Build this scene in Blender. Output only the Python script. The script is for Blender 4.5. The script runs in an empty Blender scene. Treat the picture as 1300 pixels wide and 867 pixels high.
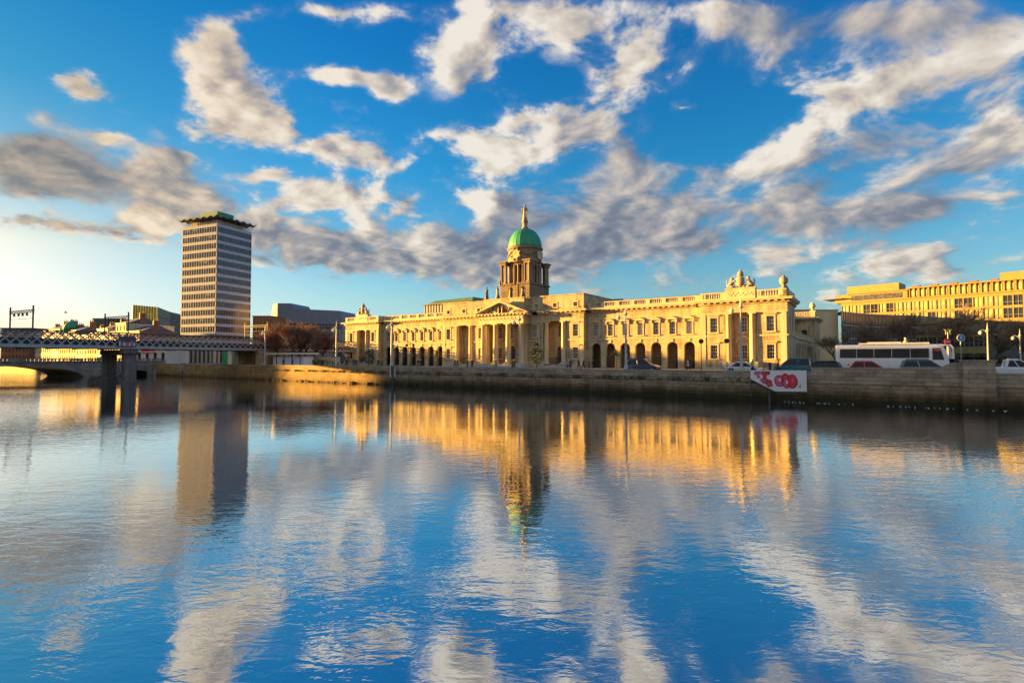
import bpy, bmesh, math, random
from mathutils import Vector, Matrix
random.seed(7)
S = bpy.context.scene
COL = S.collection
R = math.radians
TH = R(34.5)                      # how far the north quay turns from the picture plane
EYE = 4.6                         # eye height over the water
TILT = math.atan(21.5/665)
F = 665.0
GZ = 2.7                          # street level
TX, TY = math.cos(TH), -math.sin(TH)      # along the quay, downstream
NX, NY = math.sin(TH), math.cos(TH)       # away from the river
def quay(t, m):                   # metres along / behind the river face of the north quay wall
    return (1.9+t*TX+m*NX, 75.0+t*TY+m*NY)
def at(px, py, Y):                # sight line through a photo pixel, at distance Y
    dz = 433.5-py
    yy = F*math.cos(TILT)-dz*math.sin(TILT); zz = F*math.sin(TILT)+dz*math.cos(TILT)
    k = Y/yy
    return Vector(((px-650)*k, Y, EYE+zz*k))
def quay_t(px, m):                # where a sight line crosses the line m metres behind the wall
    r = (px-650)/(F*math.cos(TILT)+0.0)
    # X = r*Y
    bx, by = 1.9+m*NX, 75.0+m*NY
    return (r*by-bx)/(TX-r*TY)

# ------------------------------------------------------------------ mesh builder
class MB:
    def __init__(s): s.v=[]; s.f=[]; s.m=[]
    def add(s, vs, fs, mi=0):
        o=len(s.v); s.v.extend(vs)
        for f in fs: s.f.append(tuple(i+o for i in f)); s.m.append(mi)
    def quad(s,a,b,c,d,mi=0): s.add([a,b,c,d],[(0,1,2,3)],mi)
    def box(s,x0,x1,y0,y1,z0,z1,mi=0):
        if x0>x1:x0,x1=x1,x0
        if y0>y1:y0,y1=y1,y0
        if z0>z1:z0,z1=z1,z0
        s.add([(x0,y0,z0),(x1,y0,z0),(x1,y1,z0),(x0,y1,z0),(x0,y0,z1),(x1,y0,z1),(x1,y1,z1),(x0,y1,z1)],
              [(3,2,1,0),(4,5,6,7),(0,1,5,4),(1,2,6,5),(2,3,7,6),(3,0,4,7)],mi)
    def prism(s,pts,z0,z1,mi=0,top=None):
        n=len(pts); a=sum(pts[i][0]*pts[(i+1)%n][1]-pts[(i+1)%n][0]*pts[i][1] for i in range(n))
        if a<0: pts=pts[::-1]
        tp=pts if top is None else (top[::-1] if a<0 else top)
        vs=[(p[0],p[1],z0) for p in pts]+[(p[0],p[1],z1) for p in tp]
        s.add(vs,[tuple(range(n-1,-1,-1)),tuple(range(n,2*n))]+[(i,(i+1)%n,n+(i+1)%n,n+i) for i in range(n)],mi)
    def xprism(s,prof,x0,x1,mi=0):      # (y,z) profile along x
        n=len(prof); a=sum(prof[i][0]*prof[(i+1)%n][1]-prof[(i+1)%n][0]*prof[i][1] for i in range(n))
        if a<0: prof=prof[::-1]
        vs=[(x0,p[0],p[1]) for p in prof]+[(x1,p[0],p[1]) for p in prof]
        s.add(vs,[tuple(range(n-1,-1,-1)),tuple(range(n,2*n))]+[(i,(i+1)%n,n+(i+1)%n,n+i) for i in range(n)],mi)
    def yprism(s,prof,y0,y1,mi=0):      # (x,z) profile along y
        n=len(prof); a=sum(prof[i][0]*prof[(i+1)%n][1]-prof[(i+1)%n][0]*prof[i][1] for i in range(n))
        if a>0: prof=prof[::-1]
        vs=[(p[0],y0,p[1]) for p in prof]+[(p[0],y1,p[1]) for p in prof]
        s.add(vs,[tuple(range(n-1,-1,-1)),tuple(range(n,2*n))]+[(i,(i+1)%n,n+(i+1)%n,n+i) for i in range(n)],mi)
    def lathe(s,prof,cx=0,cy=0,n=16,mi=0,a0=0.0,wob=None):
        vs=[];k=len(prof)
        for (r,z) in prof:
            for i in range(n):
                a=a0+2*math.pi*i/n; q=r*(wob(a,z) if wob else 1)
                vs.append((cx+q*math.cos(a),cy+q*math.sin(a),z))
        fs=[]
        for j in range(k-1):
            for i in range(n):
                fs.append((j*n+i,j*n+(i+1)%n,(j+1)*n+(i+1)%n,(j+1)*n+i))
        fs.append(tuple(range(n-1,-1,-1))); fs.append(tuple((k-1)*n+i for i in range(n)))
        s.add(vs,fs,mi)
    def tube(s,pts,rad,n=6,mi=0,cap=True):
        if not isinstance(rad,(list,tuple)): rad=[rad]*len(pts)
        P=[Vector(p) for p in pts]; vs=[];k=len(P)
        d0=(P[1]-P[0]).normalized()
        up=Vector((0,0,1)) if abs(d0.z)<.9 else Vector((1,0,0))
        for j in range(k):
            d=(P[min(j+1,k-1)]-P[max(j-1,0)])
            d=d.normalized() if d.length>1e-9 else d0
            a=d.cross(up)
            if a.length<1e-4: a=d.cross(Vector((0,1,0)))
            a.normalize(); b=d.cross(a)
            for i in range(n):
                t=2*math.pi*i/n; q=P[j]+a*(rad[j]*math.cos(t))+b*(rad[j]*math.sin(t)); vs.append(tuple(q))
        fs=[(j*n+i,(j+1)*n+i,(j+1)*n+(i+1)%n,j*n+(i+1)%n) for j in range(k-1) for i in range(n)]
        if cap: fs.append(tuple(range(n))); fs.append(tuple((k-1)*n+i for i in range(n-1,-1,-1)))
        s.add(vs,fs,mi)
    def ball(s,c,r,mi=0,n=10,m=6,rot=None):
        if not isinstance(r,(list,tuple)): r=(r,r,r)
        vs=[];fs=[]
        for j in range(1,m):
            p=math.pi*j/m
            for i in range(n):
                a=2*math.pi*i/n; q=Vector((r[0]*math.sin(p)*math.cos(a),r[1]*math.sin(p)*math.sin(a),r[2]*math.cos(p)))
                if rot is not None: q=rot@q
                vs.append((c[0]+q.x,c[1]+q.y,c[2]+q.z))
        t=Vector((0,0,r[2])); 
        if rot is not None: t=rot@t
        vs.append((c[0]+t.x,c[1]+t.y,c[2]+t.z)); vs.append((c[0]-t.x,c[1]-t.y,c[2]-t.z)); T=len(vs)-2
        for j in range(m-2):
            for i in range(n): fs.append((j*n+i,(j+1)*n+i,(j+1)*n+(i+1)%n,j*n+(i+1)%n))
        for i in range(n): fs.append((T,i,(i+1)%n)); fs.append((T+1,(m-2)*n+(i+1)%n,(m-2)*n+i))
        s.add(vs,fs,mi)
    def mesh(s,name,mats,smooth=False):
        me=bpy.data.meshes.new(name); me.from_pydata(s.v,[],s.f)
        if not isinstance(mats,(list,tuple)): mats=[mats]
        for m in mats: me.materials.append(m)
        me.polygons.foreach_set('material_index',s.m)
        if smooth: me.polygons.foreach_set('use_smooth',[True]*len(me.polygons))
        me.update(); return me
    def build(s,name,mats,parent=None,smooth=False,loc=(0,0,0),rz=0.0):
        return link(name,s.mesh(name,mats,smooth),parent,loc,rz)
def link(name,me,parent=None,loc=(0,0,0),rz=0.0):
    o=bpy.data.objects.new(name,me); COL.objects.link(o); o.location=loc; o.rotation_euler=(0,0,rz)
    if parent: o.parent=parent
    return o
def empty(name,loc=(0,0,0),rz=0.0,parent=None):
    o=bpy.data.objects.new(name,None); COL.objects.link(o); o.location=loc; o.rotation_euler=(0,0,rz); o.empty_display_size=.5
    if parent: o.parent=parent
    return o
def tag(o,label=None,cat=None,group=None,kind=None):
    if label: o['label']=label
    if cat: o['category']=cat
    if group: o['group']=group
    if kind: o['kind']=kind
    return o
KIDS={}
def copy_tree(o,parent=None):
    c=o.copy(); COL.objects.link(c); c.parent=parent
    for ch in list(o.children): copy_tree(ch,c)
    return c

# wall face with openings: u across, z up, face at y, reveals d deep (towards +y); opening (u0,u1,z0,z1,arch)
def facade(b,u0,u1,z0,z1,ops,y=0.0,d=0.5,mi=0,mr=None,X=None):
    mr=mi if mr is None else mr
    cols={}
    for o in ops: cols.setdefault((round(o[0],4),round(o[1],4)),[]).append(o)
    keys=sorted(cols); cur=u0
    q=lambda a,b_,c,e: b.quad((a,y,c),(b_,y,c),(b_,y,e),(a,y,e),mi)
    for k in keys:
        if k[0]>cur+1e-6: q(cur,k[0],z0,z1)
        zc=z0
        for o in sorted(cols[k],key=lambda o:o[2]):
            a0,a1,c0,c1=o[:4]; arch=len(o)>4 and o[4]
            if c0>zc+1e-6: q(a0,a1,zc,c0)
            w=(a1-a0)/2
            if arch:
                sp=c1-w; N=12
                pts=[(a0+w-w*math.cos(math.pi*i/N),sp+w*math.sin(math.pi*i/N)) for i in range(N+1)]
                top=c1+.12
                for i in range(N): b.quad((pts[i][0],y,pts[i][1]),(pts[i+1][0],y,pts[i+1][1]),(pts[i+1][0],y,top),(pts[i][0],y,top),mi)
                zc=top
            else:
                sp=c1; pts=[(a0,c1),(a1,c1)]; zc=c1
            for i in range(len(pts)-1):
                b.quad((pts[i][0],y,pts[i][1]),(pts[i][0],y+d,pts[i][1]),(pts[i+1][0],y+d,pts[i+1][1]),(pts[i+1][0],y,pts[i+1][1]),mr)
            b.quad((a0,y,c0),(a0,y+d,c0),(a0,y+d,sp),(a0,y,sp),mr)
            b.quad((a1,y,sp),(a1,y+d,sp),(a1,y+d,c0),(a1,y,c0),mr)
            if c0>z0+1e-6: b.quad((a0,y,c0),(a1,y,c0),(a1,y+d,c0),(a0,y+d,c0),mr)
        if z1>zc+1e-6: q(k[0],k[1],zc,z1)
        cur=k[1]
    if u1>cur+1e-6: q(cur,u1,z0,z1)

# ------------------------------------------------------------------ materials
def nt(m):
    m.use_nodes=True; t=m.node_tree; t.nodes.clear(); return t
def N(t,ty,**kw):
    n=t.nodes.new(ty)
    for k,v in kw.items():
        if k=='i':
            for a,b in v.items(): n.inputs[a].default_value=b
        else: setattr(n,k,v)
    return n
def rgb(c): return (c[0],c[1],c[2],1)
def ramp(t,f,stops,interp='LINEAR'):
    r=N(t,'ShaderNodeValToRGB'); e=r.color_ramp; e.interpolation=interp
    while len(e.elements)<len(stops): e.elements.new(.5)
    for el,(p,c) in zip(e.elements,stops): el.position=p; el.color=rgb(c) if len(c)==3 else c
    t.links.new(f,r.inputs[0]); return r
def plain(name,c,rough=.6,metal=0.0,var=.25,scale=1.5,bump=0.0,spec=.5,streak=False,coat=0.0,detail=4):
    m=bpy.data.materials.new(name); t=nt(m); L=t.links.new
    out=N(t,'ShaderNodeOutputMaterial'); p=N(t,'ShaderNodeBsdfPrincipled',i={'Roughness':rough,'Metallic':metal,'Specular IOR Level':spec,'Coat Weight':coat,'Coat Roughness':.08})
    tc=N(t,'ShaderNodeTexCoord'); mp=N(t,'ShaderNodeMapping'); L(tc.outputs['Object'],mp.inputs[0])
    if streak: mp.inputs['Scale'].default_value=(1,1,.18)
    no=N(t,'ShaderNodeTexNoise',i={'Scale':scale,'Detail':detail,'Roughness':.62}); L(mp.outputs[0],no.inputs[0])
    r=ramp(t,no.outputs[0],[(.28,[x*(1-var) for x in c]),(.72,[min(1,x*(1+var)) for x in c])]); L(r.outputs[0],p.inputs['Base Color'])
    if bump:
        b=N(t,'ShaderNodeBump',i={'Strength':bump,'Distance':.05}); n2=N(t,'ShaderNodeTexNoise',i={'Scale':scale*6,'Detail':3}); L(tc.outputs['Object'],n2.inputs[0]); L(n2.outputs[0],b.inputs['Height']); L(b.outputs[0],p.inputs['Normal'])
    L(p.outputs[0],out.inputs[0]); return m
def stone(name,c,bw=1.2,bh=.42,var=.2,stain=.35,joint=.6,rough=.75,jw=.018):
    """coursed ashlar: courses run round the building, soot streaks under ledges"""
    m=bpy.data.materials.new(name); t=nt(m); L=t.links.new
    out=N(t,'ShaderNodeOutputMaterial'); p=N(t,'ShaderNodeBsdfPrincipled',i={'Roughness':rough,'Specular IOR Level':.3})
    tc=N(t,'ShaderNodeTexCoord'); sx=N(t,'ShaderNodeSeparateXYZ'); L(tc.outputs['Object'],sx.inputs[0])
    ad=N(t,'ShaderNodeMath',operation='ADD'); L(sx.outputs[0],ad.inputs[0]); L(sx.outputs[1],ad.inputs[1])
    cb=N(t,'ShaderNodeCombineXYZ'); L(ad.outputs[0],cb.inputs[0]); L(sx.outputs[2],cb.inputs[1])
    br=N(t,'ShaderNodeTexBrick',offset=.5,i={'Color1':rgb([x*(1-var*.5) for x in c]),'Color2':rgb([min(1,x*(1+var*.5)) for x in c]),'Mortar':rgb([x*joint for x in c]),'Scale':1.0,'Mortar Size':jw,'Mortar Smooth':.3,'Brick Width':bw,'Row Height':bh}); L(cb.outputs[0],br.inputs[0])
    n1=N(t,'ShaderNodeTexNoise',i={'Scale':.35,'Detail':6,'Roughness':.65}); L(tc.outputs['Object'],n1.inputs[0])
    mp=N(t,'ShaderNodeMapping'); mp.inputs['Scale'].default_value=(1.6,1.6,.16); L(tc.outputs['Object'],mp.inputs[0])
    n2=N(t,'ShaderNodeTexNoise',i={'Scale':1.0,'Detail':5,'Roughness':.6}); L(mp.outputs[0],n2.inputs[0])
    mu=N(t,'ShaderNodeMath',operation='MULTIPLY'); L(n1.outputs[0],mu.inputs[0]); L(n2.outputs[0],mu.inputs[1])
    rr=ramp(t,mu.outputs[0],[(.14,(1-stain,1-stain*1.05,1-stain*1.1)),(.3,(1,1,1)),(.45,(1.0,1.0,1.0))])
    mx=N(t,'ShaderNodeMix',data_type='RGBA',blend_type='MULTIPLY'); mx.inputs[0].default_value=1.0
    L(br.outputs[0],mx.inputs[6]); L(rr.outputs[0],mx.inputs[7]); L(mx.outputs[2],p.inputs['Base Color'])
    bm=N(t,'ShaderNodeBump',i={'Strength':.5,'Distance':.02}); L(br.outputs[1],bm.inputs['Height']); bm.invert=True; L(bm.outputs[0],p.inputs['Normal'])
    L(p.outputs[0],out.inputs[0]); return m
def glassy(name,c=(.02,.025,.03),rough=.08,spec=.8,var=.5,scale=.5):
    m=plain(name,c,rough,0,var,scale,0,spec); return m
def emit(name,c,k):
    m=bpy.data.materials.new(name); t=nt(m); out=N(t,'ShaderNodeOutputMaterial'); e=N(t,'ShaderNodeEmission',i={'Color':rgb(c),'Strength':k}); t.links.new(e.outputs[0],out.inputs[0]); return m

M={}
M['portland']=stone('portland_stone',(.58,.46,.28),1.25,.42,.18,.55,.62)
M['portland_smooth']=plain('portland_dressed',(.59,.475,.295),.7,0,.24,.9,.15,.3,streak=True)
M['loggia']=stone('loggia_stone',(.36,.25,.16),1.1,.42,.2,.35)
M['dark_stone']=stone('weathered_granite',(.24,.175,.11),.9,.4,.25,.5)
M['dark_smooth']=plain('weathered_dressed',(.25,.185,.12),.75,0,.3,.9,.2,.3,streak=True)
M['granite']=plain('granite_steps',(.42,.40,.37),.7,0,.2,2.0,.2,.3)
M['slate']=plain('slate_roof',(.10,.11,.13),.6,0,.3,1.2,.2)
M['copper']=plain('verdigris_copper',(.04,.30,.17),.55,0,.3,.7,.15,.4,streak=True)
M['copper_dark']=plain('dark_copper_roof',(.12,.22,.10),.6,0,.3,.6,.1,.4)
M['pane']=glassy('window_glass',(.025,.028,.032),.06,.9,.6,.7)
M['pane_light']=glassy('pale_blind_glass',(.40,.38,.30),.12,.7,.45,.35)
M['sash']=plain('white_sash_paint',(.62,.60,.54),.5,0,.1,2)
M['iron']=plain('black_iron',(.03,.03,.035),.5,.3,.3,3)
M['wood_door']=plain('dark_door_paint',(.05,.05,.08),.4,0,.3,2)
M['statue']=plain('statue_stone',(.33,.27,.20),.8,0,.35,2.5,.3)
M['bronze']=plain('dark_statue',(.16,.12,.09),.6,.2,.4,2.5,.3)
M['concrete']=plain('tower_concrete',(.44,.45,.52),.65,0,.1,.6,.1,.3,streak=True)
M['tower_glass']=glassy('tower_glass',(.09,.09,.10),.16,.6,.7,1.1)
M['tower_frame']=plain('tower_mullion',(.22,.22,.23),.5,0,.1,2)
M['steel_grey']=plain('bridge_paint',(.34,.35,.36),.5,.1,.2,1.2,.1)
M['steel_dark']=plain('dark_steel',(.06,.065,.08),.55,.2,.3,1.5)
M['rail_deck']=plain('bridge_deck',(.05,.055,.07),.8,0,.3,1.5)
M['pier_stone']=stone('bridge_pier_stone',(.17,.155,.145),1.0,.5,.25,.5)
M['butt']=stone('road_bridge_granite',(.30,.27,.24),1.6,.6,.2,.45)
M['brick']=stone('orange_brick',(.42,.17,.07),.45,.15,.3,.2,.8,jw=.012)
M['brick_red']=stone('red_brick',(.33,.14,.08),.45,.15,.3,.2,.8,jw=.012)
M['render_cream']=plain('cream_render',(.62,.50,.30),.8,0,.12,.5,.1,.3,streak=True)
M['render_pale']=plain('pale_render',(.66,.58,.46),.8,0,.12,.5,.1,.3,streak=True)
M['render_ochre']=plain('ochre_render',(.55,.36,.16),.8,0,.15,.5,.1,.3,streak=True)
M['grey_clad']=plain('blue_grey_roof_cladding',(.17,.20,.27),.5,.2,.18,.6,.05)
M['grey_conc']=plain('ribbed_grey_concrete',(.30,.29,.29),.75,0,.2,.6,.1)
M['green_glass']=glassy('green_glass_panel',(.46,.46,.16),.2,.7,.35,.5)
M['dark_grid']=plain('dark_cladding',(.10,.10,.09),.5,0,.4,.8)
M['gold_clad']=plain('sandstone_cladding',(.29,.215,.075),.6,0,.15,.5,.05)
M['white_paint']=plain('white_coach_paint',(.78,.78,.78),.25,0,.05,1,coat=.5)
M['tyre']=plain('black_rubber',(.02,.02,.02),.8)
M['rim']=plain('alloy_rim',(.4,.4,.42),.35,.8)
M['lamp_white']=plain('white_lamp_paint',(.42,.42,.42),.45,0,.12,2)
M['lamp_glass']=plain('lamp_glass',(.7,.7,.68),.2)
M['bark']=plain('winter_bark',(.085,.058,.045),.9,0,.3,3)
M['twig']=plain('winter_twigs',(.26,.145,.095),.9,0,.3,1)
M['twig_dark']=plain('grey_twigs',(.27,.17,.10),.9,0,.3,1)
M['leaf']=plain('dark_leaf',(.035,.055,.02),.6,0,.4,3)
M['weed']=plain('wall_weed_leaf',(.03,.05,.018),.7,0,.5,2)
M['banner']=plain('white_banner_paint',(.72,.72,.76),.6,0,.08,1.0)
M['pink']=plain('graffiti_pink',(.75,.10,.20),.6,0,.4,2.2)
M['red']=plain('graffiti_red',(.70,.03,.06),.6,0,.35,2)
M['maroon']=plain('graffiti_outline',(.20,.015,.05),.6,0,.2,2)
M['skin']=plain('skin',(.45,.28,.2),.6)
M['hair']=plain('dark_hair',(.03,.022,.018),.7)
# ------------------------------------------------------------------ quay wall stone: tide line, algae, weathered courses, painted sun gold upstream
def quay_mat():
    m=bpy.data.materials.new('quay_granite'); t=nt(m); L=t.links.new
    out=N(t,'ShaderNodeOutputMaterial'); p=N(t,'ShaderNodeBsdfPrincipled',i={'Roughness':.8,'Specular IOR Level':.3})
    tc=N(t,'ShaderNodeTexCoord'); sx=N(t,'ShaderNodeSeparateXYZ'); L(tc.outputs['Object'],sx.inputs[0])
    cb=N(t,'ShaderNodeCombineXYZ'); L(sx.outputs[0],cb.inputs[0]); L(sx.outputs[2],cb.inputs[1])
    nw=N(t,'ShaderNodeTexNoise',i={'Scale':.8,'Detail':2}); L(tc.outputs['Object'],nw.inputs[0])
    wv=N(t,'ShaderNodeVectorMath',operation='MULTIPLY_ADD'); L(nw.outputs[1],wv.inputs[0]); wv.inputs[1].default_value=(.12,.06,0); L(cb.outputs[0],wv.inputs[2])
    br=N(t,'ShaderNodeTexBrick',offset=.5,i={'Color1':rgb((.33,.275,.22)),'Color2':rgb((.48,.41,.33)),'Mortar':rgb((.22,.19,.16)),'Scale':1.0,'Mortar Size':.016,'Mortar Smooth':.4,'Bias':-.1,'Brick Width':1.25,'Row Height':.40}); L(wv.outputs[0],br.inputs[0])
    n1=N(t,'ShaderNodeTexNoise',i={'Scale':.55,'Detail':7,'Roughness':.7}); L(tc.outputs['Object'],n1.inputs[0])
    r1=ramp(t,n1.outputs[0],[(.3,(.55,.5,.45)),(.55,(1,1,1)),(.75,(1.0,.95,.85))])
    m1=N(t,'ShaderNodeMix',data_type='RGBA',blend_type='MULTIPLY'); m1.inputs[0].default_value=1; L(br.outputs[0],m1.inputs[6]); L(r1.outputs[0],m1.inputs[7])
    # runs of damp below the weep line, tide band with weed near the water
    mp=N(t,'ShaderNodeMapping'); mp.inputs['Scale'].default_value=(1.1,1,.22); L(tc.outputs['Object'],mp.inputs[0])
    n2=N(t,'ShaderNodeTexNoise',i={'Scale':1.0,'Detail':6,'Roughness':.65}); L(mp.outputs[0],n2.inputs[0])
    zz=N(t,'ShaderNodeMath',operation='MULTIPLY_ADD',i={1:1.4,2:-.7}); L(n2.outputs[0],zz.inputs[0])
    za=N(t,'ShaderNodeMath',operation='ADD'); L(sx.outputs[2],za.inputs[0]); L(zz.outputs[0],za.inputs[1])
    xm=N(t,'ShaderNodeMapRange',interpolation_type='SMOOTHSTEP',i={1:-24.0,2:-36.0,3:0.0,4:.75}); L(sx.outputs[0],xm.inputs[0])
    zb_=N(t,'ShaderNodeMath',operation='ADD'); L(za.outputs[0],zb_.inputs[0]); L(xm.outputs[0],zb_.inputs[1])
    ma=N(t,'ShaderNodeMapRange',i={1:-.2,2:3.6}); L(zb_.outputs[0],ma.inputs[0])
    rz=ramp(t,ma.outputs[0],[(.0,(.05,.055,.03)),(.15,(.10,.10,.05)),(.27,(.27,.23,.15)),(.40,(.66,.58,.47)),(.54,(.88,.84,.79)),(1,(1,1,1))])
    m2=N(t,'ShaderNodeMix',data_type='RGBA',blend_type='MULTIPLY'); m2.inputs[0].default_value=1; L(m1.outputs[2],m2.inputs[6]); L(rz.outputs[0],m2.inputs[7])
    m3=N(t,'ShaderNodeMix',data_type='RGBA',blend_type='MULTIPLY'); ym=N(t,'ShaderNodeMath',operation='MULTIPLY',i={1:1.25}); L(xm.outputs[0],ym.inputs[0]); L(ym.outputs[0],m3.inputs[0]); L(m2.outputs[2],m3.inputs[6]); m3.inputs[7].default_value=(1.1,.82,.40,1)  # sunlit gold painted into the stone colour of the upstream stretch
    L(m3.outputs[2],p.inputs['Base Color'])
    n3=N(t,'ShaderNodeTexNoise',i={'Scale':3.5,'Detail':5}); L(tc.outputs['Object'],n3.inputs[0])
    ad=N(t,'ShaderNodeMath',operation='MULTIPLY_ADD',i={1:-1.2}); L(br.outputs[1],ad.inputs[0]); L(n3.outputs[0],ad.inputs[2])
    bm=N(t,'ShaderNodeBump',i={'Strength':.8,'Distance':.09}); L(ad.outputs[0],bm.inputs['Height']); L(bm.outputs[0],p.inputs['Normal'])
    L(p.outputs[0],out.inputs[0]); return m
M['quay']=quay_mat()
def water_mat():
    m=bpy.data.materials.new('river_water'); t=nt(m); L=t.links.new
    out=N(t,'ShaderNodeOutputMaterial'); tc=N(t,'ShaderNodeTexCoord')
    def wave(rot,sc,scale,det,dist=0.0,ro=.5):
        mp=N(t,'ShaderNodeMapping'); mp.inputs['Rotation'].default_value=(0,0,rot); mp.inputs['Scale'].default_value=sc; L(tc.outputs['Object'],mp.inputs[0])
        n=N(t,'ShaderNodeTexNoise',i={'Scale':scale,'Detail':det,'Roughness':ro,'Distortion':dist}); L(mp.outputs[0],n.inputs[0]); return n.outputs[0]
    a=wave(.25,(.45,1,1),WV['s1'],3,.6,.55)      # ripples
    b=wave(-.15,(.5,1,1),WV['s2'],2,.4)          # wavelets
    c=wave(.1,(.6,1,1),WV['s3'],1)               # slow swell
    pa=wave(.5,(.35,1,1),.035,3,.8)              # gusts: rough and calm patches
    pr=N(t,'ShaderNodeMapRange',i={1:.36,2:.64,3:.3,4:1.65}); L(pa,pr.inputs[0])
    def mul(x,k):
        n=N(t,'ShaderNodeMath',operation='MULTIPLY',i={1:k}); L(x,n.inputs[0]); return n.outputs[0]
    def add(x,y):
        n=N(t,'ShaderNodeMath',operation='ADD'); L(x,n.inputs[0]); L(y,n.inputs[1]); return n.outputs[0]
    h=add(add(mul(a,WV['h1']),mul(b,WV['h2'])),mul(wave(.05,(.5,1,1),WV['s0'],2,.3),WV['h0']))
    hm=N(t,'ShaderNodeMath',operation='MULTIPLY'); L(h,hm.inputs[0]); L(pr.outputs[0],hm.inputs[1])
    h=add(hm.outputs[0],mul(c,WV['h3']))
    bm=N(t,'ShaderNodeBump',i={'Strength':1.0,'Distance':1.0}); L(h,bm.inputs['Height'])
    g=N(t,'ShaderNodeBsdfGlossy',i={'Color':rgb((.95,.97,.98)),'Roughness':WV['rough']}); L(bm.outputs[0],g.inputs['Normal'])
    d=N(t,'ShaderNodeBsdfDiffuse',i={'Color':rgb((.010,.030,.040))}); L(bm.outputs[0],d.inputs['Normal'])
    fr=N(t,'ShaderNodeFresnel',i={'IOR':WV['ior']}); L(bm.outputs[0],fr.inputs['Normal'])
    mx=N(t,'ShaderNodeMixShader'); fm=N(t,'ShaderNodeMapRange',i={1:.02,2:.9,3:WV['f0'],4:.99}); L(fr.outputs[0],fm.inputs[0]); L(fm.outputs[0],mx.inputs[0]); L(d.outputs[0],mx.inputs[1]); L(g.outputs[0],mx.inputs[2]); L(mx.outputs[0],out.inputs[0]); return m
WV=dict(s0=9.0,h0=.0022,s1=3.0,h1=.0085,s2=1.0,h2=.0095,s3=.2,h3=.009,rough=.025,ior=1.33,f0=.62)
M['water']=water_mat()
M['mud']=plain('river_mud',(.10,.08,.05),.6,0,.3,.4,.3)
M['asphalt']=plain('asphalt',(.05,.05,.052),.85,0,.3,.7,.2)
M['paving']=plain('granite_paving',(.28,.27,.25),.8,0,.2,1.2,.2)
M['ground']=plain('city_ground',(.16,.15,.14),.9,0,.25,.05)
M['grass']=plain('lawn',(.05,.08,.025),.9,0,.3,.5)
M['line']=plain('road_line_paint',(.7,.7,.66),.7,0,.1,2)

# ------------------------------------------------------------------ ground, road, river
def strip(name,t0,t1,m0,m1,z,mat_,kind='structure'):
    b=MB(); p=[quay(t0,m0),quay(t1,m0),quay(t1,m1),quay(t0,m1)]
    b.quad(*[(q[0],q[1],z) for q in p]); return tag(b.build(name,mat_),kind=kind)
strip('river_water',-2600,2600,-71,0.30,0.0,M['water'])
strip('ground',-4000,4000,.30,5200,GZ,M['ground'])
strip('south_ground',-4000,4000,-3000,-70.6,GZ,M['ground'])
b=MB(); p=[quay(-900,-70.6),quay(600,-70.6),quay(600,-70),quay(-900,-70)]; b.prism(p,-.8,GZ+.12); tag(b.build('south_kerb',M['paving']),kind='structure')
strip('road',-400,300,6.2,17.5,GZ+.004,M['asphalt'])
b=MB()
for (m0,m1) in ((.62,6.1),(17.6,24)):
    p=[quay(-400,m0),quay(300,m0),quay(300,m1),quay(-400,m1)]; b.prism(p,GZ-.2,GZ+.10)
tag(b.build('pavement',M['paving']),kind='structure')
b=MB()
for k in range(-60,40):
    p=[quay(k*5,11.8),quay(k*5+2.4,11.8),quay(k*5+2.4,11.95),quay(k*5,11.95)]; b.quad(*[(q[0],q[1],GZ+.008) for q in p])
tag(b.build('road_markings',M['line']),kind='structure')
strip('lawn',52,260,26,48,GZ+.004,M['grass'])

# ------------------------------------------------------------------ north quay wall (local x = downstream, y = away from river)
q0=quay(0,0)
qw=empty('quay_wall',(q0[0],q0[1],0),-TH)
tag(qw,'long grey granite quay wall with a dark tide line along the river','wall')
PZ=3.24
def qbox(b,x0,x1,y0,y1,z0,z1,seg=6.0):
    b.box(x0,x1,y0,y1,z0,z1)
b=MB()
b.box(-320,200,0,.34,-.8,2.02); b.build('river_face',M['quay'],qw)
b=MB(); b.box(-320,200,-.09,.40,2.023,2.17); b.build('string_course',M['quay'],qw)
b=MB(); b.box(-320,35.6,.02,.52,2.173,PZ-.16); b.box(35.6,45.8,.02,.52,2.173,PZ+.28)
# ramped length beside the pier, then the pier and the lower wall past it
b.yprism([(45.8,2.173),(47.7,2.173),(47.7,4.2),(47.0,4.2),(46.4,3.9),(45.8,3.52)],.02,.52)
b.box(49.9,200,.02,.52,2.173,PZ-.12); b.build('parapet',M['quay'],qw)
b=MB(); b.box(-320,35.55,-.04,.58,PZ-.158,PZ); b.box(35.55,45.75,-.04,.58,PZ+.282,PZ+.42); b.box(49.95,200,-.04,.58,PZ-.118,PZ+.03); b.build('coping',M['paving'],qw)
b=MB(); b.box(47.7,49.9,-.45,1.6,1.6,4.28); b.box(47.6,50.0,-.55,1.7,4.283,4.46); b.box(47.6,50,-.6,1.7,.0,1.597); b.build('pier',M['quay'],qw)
# broken ledge and boulder footing at low tide
b=MB(); rr=random.Random(3)
x=-75
while x<-20:
    w=rr.uniform(.3,1.5); b.ball((x,.05-rr.uniform(0,.3),rr.uniform(-.45,.0)),(w*.8,rr.uniform(.2,.5),rr.uniform(.2,.5)),0,8,6); x+=w*rr.uniform(.4,1.9)
b.build('boulder_footing',M['quay'],qw)
def slots():
    b=MB(); rr=random.Random(5)
    for k in range(60):
        x=rr.uniform(-70,45); z=1.45+rr.uniform(-.25,.35); b.box(x,x+rr.uniform(.1,.3),-.012,.2,z,z+rr.uniform(.06,.16))
    return b
slots().build('drain_slots',M['weed'],qw)
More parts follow.
